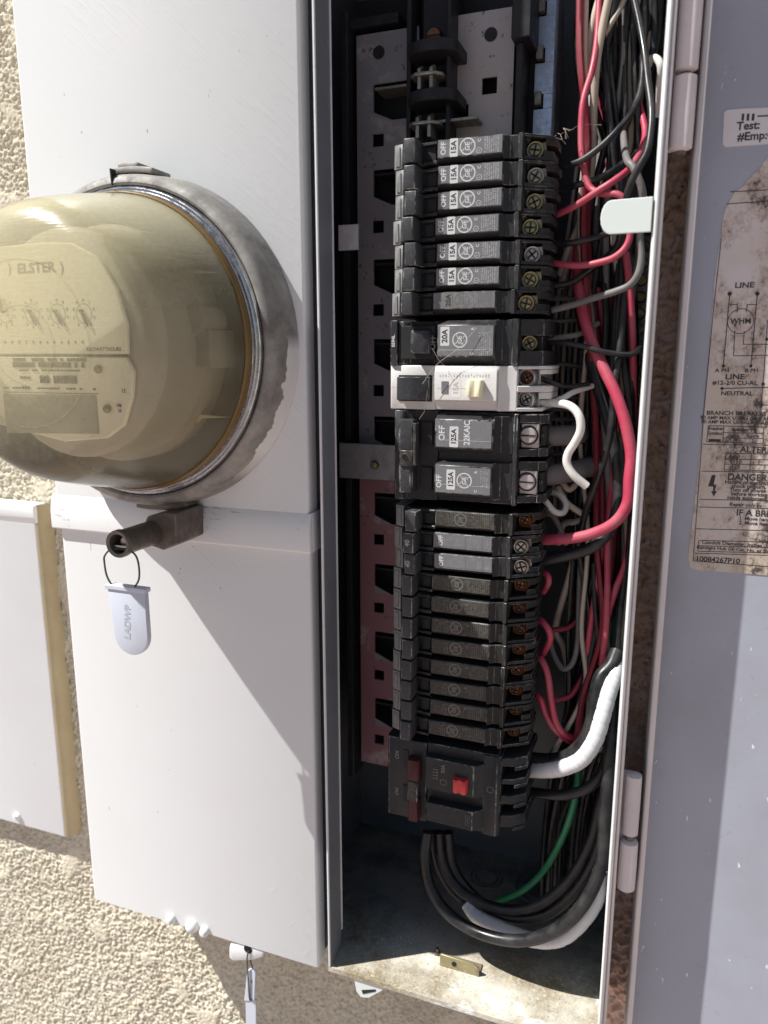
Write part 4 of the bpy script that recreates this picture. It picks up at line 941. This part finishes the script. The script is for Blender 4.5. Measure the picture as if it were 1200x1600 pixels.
# ------------------------------------------------------------------ wires
def wire(name, col, r, pts, label, cat='wire', group=None, seg=10):
    P = [at(x, y, Y) for x, y, Y in pts]
    for p in P: p.x = min(p.x, -12.2-r)
    c = P[0]
    b = MB(c)
    if col == 'tape':
        b.tube(P, r, 16, 14)
        for f in range(0, len(b.bm.verts)//16):
            if f % 7 == 3:
                b.bm.verts.ensure_lookup_table(); ring = [b.bm.verts[f*16+q] for q in range(16)]; cc = sum((v.co for v in ring), Vector())/16
                for q, v in enumerate(ring): v.co = cc+(v.co-cc)*(.945+.02*math.sin(q*1.3+f))
    else: b.tube(P, r, seg, 6)
    o = b.build(name, WC[col], None, smooth=60); return tag(o, label, cat, group)
wires = [
 ('black', 1.6, [(866, 263, 396), (885, 259, 390), (910, 250, 386), (940, 228, 386), (968, 200, 388), (990, 170, 394), (1003, 130, 402), (1004, 60, 415), (996, -30, 430)], 'black wire rising right from the second 15A breaker'),
 ('black', 1.7, [(984, -30, 408), (998, 30, 402), (1007, 80, 396), (1012, 125, 388), (1018, 173, 380), (1016, 211, 376), (1010, 240, 374), (997, 263, 374), (983, 293, 376), (976, 330, 382), (970, 368, 388), (958, 392, 394), (930, 415, 400), (895, 440, 404), (866, 447, 404)], 'long black wire curving down in front and passing behind the green tab'),
 ('white', 1.7, [(1012, 104, 410), (1017, 93, 404), (1026, 92, 398), (1034, 105, 396), (1037, 135, 400), (1035, 180, 410)], 'short white wire arching behind the bright cabinet edge at top'),
 ('grey', 1.7, [(985, 40, 440), (978, 130, 430), (974, 200, 410), (979, 247, 386), (990, 262, 380), (1003, 295, 380), (1006, 335, 384), (1000, 368, 386), (1002, 400, 386), (997, 428, 386), (983, 446, 388), (960, 456, 390), (930, 465, 394), (900, 475, 396), (862, 485, 396)], 'grey wire looping down past the tab and back to the 20A breaker'),
 ('red', 1.6, [(864, 338, 394), (880, 331, 390), (905, 318, 384), (935, 298, 380), (960, 282, 380), (985, 262, 386), (1003, 232, 396), (1008, 205, 404), (1002, 175, 412), (990, 130, 425)], 'bright red wire slanting up right from the third breaker'),
 ('red', 1.6, [(938, -30, 408), (933, 60, 402), (925, 110, 398), (911, 160, 394), (908, 215, 392), (911, 255, 390), (919, 288, 388), (930, 299, 386), (945, 303, 382), (962, 303, 380), (975, 312, 380), (983, 335, 382), (985, 362, 384), (980, 382, 384), (966, 398, 384), (945, 408, 386), (905, 415, 390), (862, 411, 394)], 'red wire falling from the top and looping back below the green tab'),
 ('tan', 1.9, [(945, -30, 410), (928, 30, 408), (918, 90, 408), (915, 150, 410), (920, 220, 412), (921, 290, 414), (905, 350, 418), (890, 400, 424), (876, 450, 430)], 'leftmost aged cream wire falling from the top'),
 ('tan', 1.9, [(957, -30, 402), (942, 40, 402), (932, 100, 402), (928, 160, 404), (926, 230, 408), (920, 300, 412), (908, 345, 416), (890, 385, 420), (874, 430, 424)], 'aged cream wire right beside the leftmost one'),
 ('tan', 1.3, [(985, -20, 410), (965, 20, 408), (948, 50, 408), (938, 85, 412), (930, 150, 420)], 'thin aged cream wire slanting across the top of the gutter'),
 ('black', 1.6, [(866, 299, 398), (885, 295, 394), (905, 288, 390), (935, 279, 390), (965, 262, 396), (995, 238, 404)], 'black wire from the third breaker under the first one'),
 ('black', 1.6, [(864, 380, 396), (890, 380, 394), (925, 373, 392), (950, 364, 394), (975, 358, 400)], 'short black wire going right from the fourth breaker behind the tab'),
 ('black', 1.4, [(850, 537, 396), (880, 536, 392), (915, 542, 390), (945, 550, 390), (985, 554, 394), (1008, 540, 402)], 'black wire running straight right from the wide 20A breaker'),
 ('grey', 1.4, [(850, 531, 400), (875, 527, 400), (905, 522, 402), (935, 505, 410)], 'grey wire beside the one leaving the wide 20A breaker'),
 ('red', 2.85, [(918, 300, 428), (910, 350, 424), (903, 400, 416), (904, 445, 408), (911, 490, 402), (925, 535, 397), (943, 575, 392), (962, 615, 388), (977, 660, 385), (986, 710, 383), (989, 750, 381), (983, 785, 380), (965, 812, 380), (938, 829, 382), (900, 840, 386), (845, 844, 394)], 'thick red cable sweeping down to the upper breaker marked 40'),
 ('black', 3.2, [(905, 470, 424), (918, 540, 414), (930, 590, 408), (945, 640, 402), (958, 690, 398), (966, 740, 396), (967, 785, 394), (957, 820, 392), (935, 848, 390), (905, 863, 392), (845, 876, 396)], 'thick black cable sweeping down to the lower breaker marked 40'),
 ('black', 1.8, [(985, 400, 404), (975, 470, 400), (968, 545, 396), (960, 600, 392), (957, 650, 390), (951, 690, 390), (942, 725, 392), (930, 760, 396), (915, 800, 402), (903, 850, 412)], 'black wire crossing in front of the thick red cable'),
 ('white', 1.5, [(843, 629, 382), (862, 629, 384), (880, 622, 386), (897, 612, 392), (925, 603, 404)], 'thin white wire leaving the light grey breaker upward'),
 ('white', 2.1, [(846, 630, 384), (872, 630, 382), (892, 635, 378), (905, 650, 376), (907, 672, 376), (898, 692, 377), (888, 708, 378), (886, 724, 378), (896, 742, 378), (917, 760, 380)], 'white curly neutral pigtail of the light grey breaker'),
 ('black', 1.2, [(843, 590, 382), (860, 597, 384), (885, 604, 388), (920, 600, 400)], 'thin black wire from upper terminal of the light grey breaker'),
 ('grey', 5.4, [(845, 683, 398), (870, 681, 400), (895, 680, 404), (907, 678, 420)], 'stubby thick grey cable at upper pole of 125A breaker', ),
 ('grey', 5.6, [(838, 745, 398), (870, 741, 402), (905, 734, 410), (945, 722, 424)], 'stubby thick grey cable at lower pole of 125A breaker'),
 ('white', 1.7, [(838, 770, 398), (852, 783, 396), (866, 799, 396), (880, 801, 398), (884, 787, 402), (873, 772, 406), (855, 768, 410)], 'white wire curled in a small ring below the 125A breaker'),
 ('tan', 1.7, [(872, 762, 408), (885, 785, 404), (905, 800, 404), (916, 808, 406), (900, 815, 410), (880, 820, 414), (872, 850, 418)], 'aged white wire bent in a zigzag below the 125A breaker'),
 ('tan', 1.7, [(905, 750, 412), (890, 765, 408), (878, 752, 410), (885, 750, 414)], 'aged white stub beside the end of the curly pigtail'),
 ('tan', 2.0, [(905, 800, 420), (900, 850, 420), (890, 900, 420), (875, 950, 422), (868, 985, 424), (880, 1010, 424), (888, 1050, 424), (890, 1100, 426), (880, 1190, 430)], 'aged pinkish white wire falling behind the lower breakers'),
 ('grey', 1.6, [(840, 800, 404), (862, 805, 402), (875, 825, 402), (885, 850, 406)], 'short grey wire curving from the topmost lower breaker'),
 ('red', 1.7, [(845, 893, 398), (855, 898, 394), (857, 910, 394), (849, 925, 400)], 'short red loop at the first worn breaker'),
 ('red', 1.8, [(838, 968, 396), (848, 972, 392), (858, 986, 390), (859, 1002, 392), (848, 1022, 398)], 'short red loop at the third worn breaker'),
 ('red', 1.8, [(836, 1027, 396), (847, 1032, 392), (856, 1055, 390), (861, 1090, 390), (868, 1125, 390), (882, 1147, 392), (903, 1155, 398)], 'red wire falling beside the shaded lower breakers, longer one'),
 ('red', 1.8, [(834, 1083, 396), (845, 1092, 392), (853, 1115, 392), (866, 1138, 392), (885, 1155, 396), (902, 1162, 404)], 'red wire falling beside the shaded lower breakers, shorter one'),
 ('dark_red', 1.6, [(921, 935, 420), (905, 965, 414), (888, 980, 412), (862, 985, 410)], 'dull red wire slanting left below the black cable'),
 ('red', 1.6, [(920, 1040, 414), (905, 1068, 410), (890, 1088, 408), (866, 1095, 406)], 'red wire curving left above the white tape'),
 ('red', 1.7, [(934, 450, 420), (944, 520, 418), (948, 600, 420), (940, 700, 420), (941, 800, 414), (940, 860, 410), (930, 930, 408), (920, 1000, 406), (916, 1070, 406), (918, 1110, 408)], 'long red wire in the middle of the gutter'),
 ('red', 1.8, [(955, 440, 424), (962, 540, 420), (966, 640, 420), (955, 760, 412), (950, 840, 406), (949, 920, 402), (946, 985, 400), (940, 1040, 400)], 'long red wire just right of the middle one'),
 ('red', 1.8, [(978, 395, 402), (984, 450, 400), (988, 520, 402), (990, 600, 410), (992, 700, 420), (988, 820, 412), (977, 880, 406), (962, 920, 404), (950, 960, 406), (938, 1010, 414)], 'long red wire nearest the bright cabinet edge'),
 ('green', 1.8, [(976, 900, 424), (968, 950, 420), (958, 1000, 416), (948, 1040, 414), (940, 1085, 420)], 'green wire beside the terminal bar'),
 ('green', 1.5, [(905, 480, 432), (925, 520, 430), (950, 580, 432), (972, 650, 436)], 'green wire glimpsed behind the thick red cable'),
 ('green', 2.0, [(906, 1170, 410), (902, 1225, 404), (893, 1270, 402), (876, 1315, 404), (850, 1360, 410), (815, 1392, 418), (770, 1411, 428)], 'green ground wire curving down to the cabinet floor'),
 ('black', 4.0, [(980, 1020, 400), (955, 1040, 394), (938, 1060, 390), (930, 1095, 386), (925, 1130, 384), (912, 1160, 384), (890, 1180, 386), (860, 1188, 390), (828, 1186, 396)], 'thick shiny black cable bending into the top of the 50A breaker'),
 ('tape', 4.4, [(985, 1035, 400), (962, 1055, 392), (950, 1085, 386), (941, 1120, 382), (930, 1155, 380), (910, 1185, 380), (885, 1198, 382), (860, 1203, 386), (826, 1203, 394)], 'thick white taped cable bending into the 50A breaker'),
 ('black', 3.0, [(972, 1090, 404), (962, 1150, 396), (945, 1200, 392), (920, 1230, 390), (880, 1242, 392), (826, 1238, 398)], 'thick black cable below the white taped one'),
 ('black', 3.6, [(668, 1300, 392), (664, 1340, 388), (672, 1385, 384), (700, 1427, 380), (750, 1458, 376), (810, 1470, 372), (865, 1455, 370), (910, 1415, 370), (942, 1350, 374), (957, 1280, 378), (965, 1180, 386), (970, 1090, 396)], 'outer thick black cable looping under the 50A breaker'),
 ('black', 3.4, [(685, 1300, 400), (690, 1345, 398), (710, 1382, 396), (745, 1408, 394), (795, 1422, 392), (845, 1412, 390), (890, 1375, 390), (922, 1320, 392), (940, 1255, 396), (955, 1170, 402), (962, 1080, 410)], 'inner thick black cable looping under the 50A breaker'),
 ('black', 3.4, [(700, 1300, 404), (706, 1350, 402), (735, 1395, 398), (790, 1432, 394), (850, 1430, 390), (900, 1392, 388), (935, 1330, 390), (950, 1260, 394), (960, 1180, 400)], 'middle thick black cable looping under the 50A breaker'),
 ('tape', 4.2, [(730, 1412, 394), (745, 1432, 390), (780, 1450, 386), (830, 1468, 382), (872, 1468, 378), (905, 1445, 376), (932, 1405, 376), (948, 1365, 378)], 'white taped cable looping lowest under the 50A breaker'),
 ('black', 3.3, [(676, 1300, 404), (684, 1350, 402), (702, 1385, 400), (722, 1405, 397), (732, 1414, 394)], 'black end of the white taped looping cable'),
 ('black', 1.5, [(928, 880, 410), (930, 950, 406), (935, 1010, 404), (928, 1060, 404), (922, 1110, 408)], 'black wire left of the lower end of the red wires'),
 ('grey', 1.6, [(908, 850, 418), (905, 930, 412), (903, 1000, 408), (895, 1035, 406), (880, 1045, 406), (866, 1025, 410), (860, 1005, 414)], 'thin grey wire hooking round at the lower breakers'),
 ('black', 1.8, [(975, 460, 412), (975, 560, 408), (985, 640, 408), (992, 720, 412), (1000, 800, 420)], 'black wire close to the cabinet edge beside the red cable'),
]
for i, (c, r, pts, lab) in enumerate(wires): wire('thick_cable' if r > 2.6 else 'wire', c, r, pts, lab, 'cable' if r > 2.6 else 'wire')
# bundle of similar wires deeper in the gutter
rr = random.Random(12)
cols = ['black']*5+['dark_red']*2+['grey']*2+['black']*5+['grey']*3+['black']*4+['tan']*2+['dark_red']+['grey']
for i in range(64):
    x0 = rr.uniform(900, 1025); dy = rr.uniform(404, 478); xa = rr.uniform(900, 1000); xb = rr.uniform(905, 990)
    c = cols[i % len(cols)]
    pts = [(x0+rr.uniform(-5, 25), -40, dy), (x0, 90, dy+rr.uniform(-8, 8)), ((x0+xa)/2+rr.uniform(-14, 14), 220, dy-5), (xa, 360, dy+rr.uniform(-8, 8)), ((xa+xb)/2+rr.uniform(-12, 12), 520, dy), (xb, 680, dy+5), (xb+rr.uniform(-18, 14), 840, dy), (xb+rr.uniform(-25, 12), 980, dy-4), (xb+rr.uniform(-25, 10), 1100+rr.uniform(-25, 25), dy-10)]+([(xb-30+rr.uniform(-20, 8), 1200, dy-6), (xb-55, 1300, dy+2), (xb-62, 1420, dy)] if (i % 3 and c == 'black') else [(xb-35, 1165, dy-14), (850, 1200, 412)])
    wire('wire', c, rr.uniform(1.3, 1.8), pts, {'black': 'black', 'dark_red': 'dull red', 'grey': 'dusty grey', 'tan': 'aged cream'}[c]+' wire in the bundle deep in the right gutter', 'wire', {'black': 'black', 'dark_red': 'dull red', 'grey': 'dusty grey', 'tan': 'aged cream'}[c]+' wires deep in the gutter', 6)
# wires crossing behind, left part of the gutter
for i, y in enumerate((500, 572, 622, 643, 653, 690, 712, 468)):
    wire('wire', 'grey', 1.2, [(835, y, 424), (880, y+rr.uniform(-4, 4), 428), (930, y+rr.uniform(-6, 6), 436), (985, y+rr.uniform(-8, 8), 444)], 'thin grey wire crossing level behind the breaker terminals', 'wire', 'level grey wires behind the breaker terminals', 6)
for i in range(7):
    x = 868+i*9; wire('wire', 'grey' if i % 2 else 'tan', 1.2, [(x+35, 250, 446), (x+22, 350, 444), (x+6, 450, 442), (x-4, 540, 442), (x-8, 650, 444), (x, 800, 446)], ('dusty grey' if i % 2 else 'aged cream')+' slanting wire seen dimly beside the upper breaker terminals', 'wire', ('grey' if i % 2 else 'cream')+' slanting wires beside the terminals', 6)
# cobweb
b = MB(at(890, 215, 385)); r_ = random.Random(2)
pp = [(866, 214), (878, 218), (876, 210), (884, 205), (880, 200), (893, 203), (900, 198), (915, 195), (940, 195)]
b.tube([at(x, y, 384+i*1.5) for i, (x, y) in enumerate(pp)], .12, 4, 3)
for k in range(9): x, y = r_.choice(pp[:6]); b.tube([at(x, y, 385), at(x+r_.uniform(-10, 12), y+r_.uniform(-6, 14), 386)], .11, 4)
b.build('cobweb', WC['tan'], None, label='dusty cobweb strand at the upper right corner of breakers', cat='cobweb')
b = MB(at(660, 560, 362)); b.tube([at(660, 600, 361), at(682, 570, 361), at(715, 545, 362), at(745, 512, 363)], .09, 4, 6); b.tube([at(655, 655, 361), at(664, 640, 360), at(668, 610, 360)], .09, 4, 6); b.tube([at(676, 545, 361), at(684, 560, 361), at(694, 572, 362)], .09, 4, 6)
b.build('cobweb', WC['tan'], None, label='fine cobweb hairs across the 20A and light grey breakers', cat='cobweb')

# ------------------------------------------------------------------ door
DA = math.radians(6.0); DO = Vector((2.6, 379, PZ0)); DU = Vector((math.cos(DA), math.sin(DA), 0)); DN = Vector((-math.sin(DA), math.cos(DA), 0))
dr = thing('panel_door', DO, 'open blue grey steel panel door hinged at the right', 'door'); dr.rotation_euler = (0, 0, DA)
def dl(px, py, dy=0):
    """hit the door face; returns door-local (s, z)"""
    r = ray(px, py); t = (DO+DN*dy).dot(DN)/r.dot(DN); p = r*t-DO; return p.dot(DU), p.z
b = MB(); b.box(0, 190, 0, 1.6, -8, 690); b.build('door_sheet', 'door', dr)
b = MB(); b.prism([(-1.2, 0), (-1.2, -12.8), (-.6, -13.5), (1.2, -13.6), (1.7, -13.0), (1.7, -12.4), (0, -12.2), (0, 0)], 'z', -8, 690); b.build('door_lip', 'lip', dr, .2)
# torn wiring sticker
sk = [(1225, 232), (1199, 245), (1188, 262), (1172, 277), (1160, 292), (1148, 300), (1138, 318), (1131, 333), (1127, 360), (1124, 385), (1117, 430), (1110, 520), (1104, 600), (1096, 680), (1088, 760), (1079, 835), (1075, 872), (1078, 886), (1086, 890), (1290, 906), (1330, 906), (1330, 180), (1260, 205)]
b = MB(); P = [dl(x, y) for x, y in sk]; b.prism(P, 'y', -.3, -.05); b.build('wiring_label', 'sticker', dr, label='torn stained wiring diagram label')
b = MB(); YS = -.36
def ln(*q, w=.35): b.stroke([dl(x, y) for x, y in q], w, YS)
def dt(s_, px, py, size, sx=1.): 
    u, z = dl(px, py); b.text(s_, size, (u, YS, z), (1, 0, 0), (0, 0, 1), sx=sx)
def dot(px, py, r=.75):
    u, z = dl(px, py); b.quad([(u+r*math.cos(t*PI/5), YS, z+r*math.sin(t*PI/5)) for t in range(10)])
ln((1141, 300), (1290, 292)); ln((1136, 319), (1290, 308)); ln((1127, 372), (1115, 480), (1100, 640), (1083, 876), (1290, 892))
dt('LINE', 1163, 446, 3.3, 1.2); dt('LINE', 1148, 589, 3.4, 1.2); dt('#12-2/0 CU-AL', 1148, 598.5, 2.6, 1.15); dt('NEUTRAL', 1151, 615, 2.6, 1.2)
ln((1140, 459), (1130, 572), w=.4); ln((1183, 459), (1173, 572), w=.4); dot(1140, 459, .95); dot(1183, 459, .95); dot(1130, 572); dot(1173, 572)
u, z = dl(1157, 502); b.stroke([(u+5.4*math.cos(t*PI/14), z+5.4*math.sin(t*PI/14)) for t in range(28)], .35, YS, True); dt('WHM', 1157, 502, 3.4)
ln((1140, 476), (1152, 476), (1152, 488)); ln((1183, 476), (1167, 476), (1166, 488)); ln((1148, 516), (1146, 556), (1200, 555)); ln((1163, 517), (1161, 538), (1200, 538)); ln((1128, 607), (1290, 603), w=.4); dot(1128, 607); ln((1199, 500), (1192, 600), (1189, 633), (1290, 631)); dot(1189, 633); dot(1198, 530); dot(1192, 600)
dt('A PH', 1128, 579, 2.3, 1.2); dt('B PH', 1174, 579, 2.3, 1.2)
dt('BRANCH BREAKERS', 1150, 646, 2.6, 1.1); dt('90 AMP MAX USING CU CABLE', 1152, 653.5, 2.2, 1.05); dt('70 AMP MAX USING AI CABLE', 1151, 660, 2.2, 1.05)
ln((1107, 665), (1193, 667)); ln((1104, 690), (1192, 693)); ln((1107, 665), (1104, 690)); ln((1131, 666), (1129, 691)); ln((1193, 667), (1192, 693)); ln((1131, 676), (1193, 677)); ln((1131, 684), (1193, 685))
dt('Breaker', 1118, 669.5, 2.2); dt('Symbol', 1117, 677, 2.2); ln((1107, 687.5), (1126, 688), w=1.1); dt('Breaker Fig', 1163, 671.5, 2.3); dt('1-pole', 1146, 680.5, 2.0); dt('2-pole', 1176, 681, 2.0); dt('1', 1146, 688.5, 2); dt('2', 1176, 689, 2)
ln((1098, 694), (1290, 697)); dt('ALTERNATE', 1196, 703.5, 4.0)
ln((1134, 708), (1290, 711)); ln((1133, 717), (1290, 720)); ln((1132, 725), (1290, 728)); ln((1131, 734), (1290, 737)); ln((1134, 708), (1131, 734)); ln((1174, 709), (1171, 735))
dt('Amp', 1147, 713, 2.6); dt('9150', 1149, 721.5, 2.6); dt('125', 1149, 729.5, 2.6)
ln((1096, 736), (1290, 739)); dt('DANGER', 1167, 746, 4.2)
for i, s_ in enumerate(('Hazard of electrical', 'shock or burn.', 'Turn off power', 'before working', 'inside equipment.')): dt(s_, 1168+(i % 2)*2, 754+i*6.1, 2.5)
b.quad([(x, YS, z) for x, z in [dl(*q) for q in ((1112, 742), (1118, 742), (1115, 757), (1119, 757), (1117, 767), (1120, 767), (1115, 776), (1111, 767), (1114, 767), (1114, 760), (1106, 760))]])
ln((1093, 780), (1290, 784)); dt('Repair only by', 1165, 789, 2.4); ln((1091, 792), (1290, 796)); dt('IF A BREAKER', 1196, 803, 4.2); dt('1. Move handle', 1182, 811, 2.5); dt('2. Move handle', 1182, 818, 2.5)
ln((1087, 826), (1290, 831)); dt('When', 1196, 846, 2.4); ln((1092, 844), (1290, 849)); ln((1091, 852.5), (1290, 857)); ln((1090, 861), (1290, 866)); ln((1092, 844), (1090, 861))
dt('Conduit Diameter, Inches', 1143, 849.5, 2.3, 1.1); dt('Raintight Hub GE Cat. No. as Shown', 1151, 858.5, 2.2, 1.08); ln((1085, 864), (1290, 870)); dt('10084267P10', 1121, 875, 3.6)
b.build('label_printing', 'print_black', dr, smooth=0)
b = MB(); P = [dl(x, y) for x, y in ((1131, 176), (1136, 172), (1160, 170), (1260, 166), (1260, 221), (1135, 230), (1129, 226))]; b.prism(P, 'y', -.3, -.05); b.build('inspection_label', 'sticker_small', dr, label='white inspection label at the top')
b = MB(); dt('Test:', 1169, 197, 4.6); dt('#Emp:4', 1180, 213, 4.6)
for x in (1160, 1168, 1176): ln((x, 189), (x+1, 178), w=1.0)
ln((1183, 182), (1205, 181), w=.6); b.build('label_printing', 'print_black', dr, smooth=0)
# hinges (knuckles round a pin, painted over)
def hinge(name, segs, lab):
    O = at(*segs[0][0], 361); t = thing('hinge', O, lab, 'hinge')
    for (p0, p1, r) in segs:
        a, c = at(*p0, 361), at(*p1, 361); b = MB(O); zt_, zb_ = a.z, c.z; x = -2.7
        prof = [(r*.5, zt_+.3), (r, zt_-.8), (r*1.02, (zt_+zb_)/2), (r, zb_+.8), (r*.5, zb_-.2)]
        pts = []
        n = 18
        rings = [[b.v((x+rr2*math.cos(k*2*PI/n), 361+rr2*math.sin(k*2*PI/n), z)) for k in range(n)] for rr2, z in prof]
        for A, B in zip(rings, rings[1:]):
            for k in range(n): b.face([A[k], A[(k+1) % n], B[(k+1) % n], B[k]])
        b.face(rings[0]); b.face(rings[-1]); b.build('knuckle', 'hinge', t)
    a, c = at(*segs[0][0], 361), at(*segs[-1][1], 361); b = MB(O); b.cyl((-2.7, 361, c.z-1.8), 2.2, a.z-c.z+1.5, 'z', 14); b.build('hinge_pin', 'dark_metal', t)
    b = MB(O); b.box(-9.0, -3.0, 363, 364.6, c.z+.5, a.z-.5); b.build('hinge_leaf', 'hinge', t, .3)
    return t
hinge('u', [((1076, -60), (1075, 112), 4.6), ((1075, 117), (1062, 236), 4.6)], 'upper painted hinge between cabinet edge and open door')
hinge('l', [((989, 1208), (984, 1303), 3.9), ((984, 1312), (978, 1388), 4.4)], 'lower pinkish painted hinge between cabinet edge and open door')
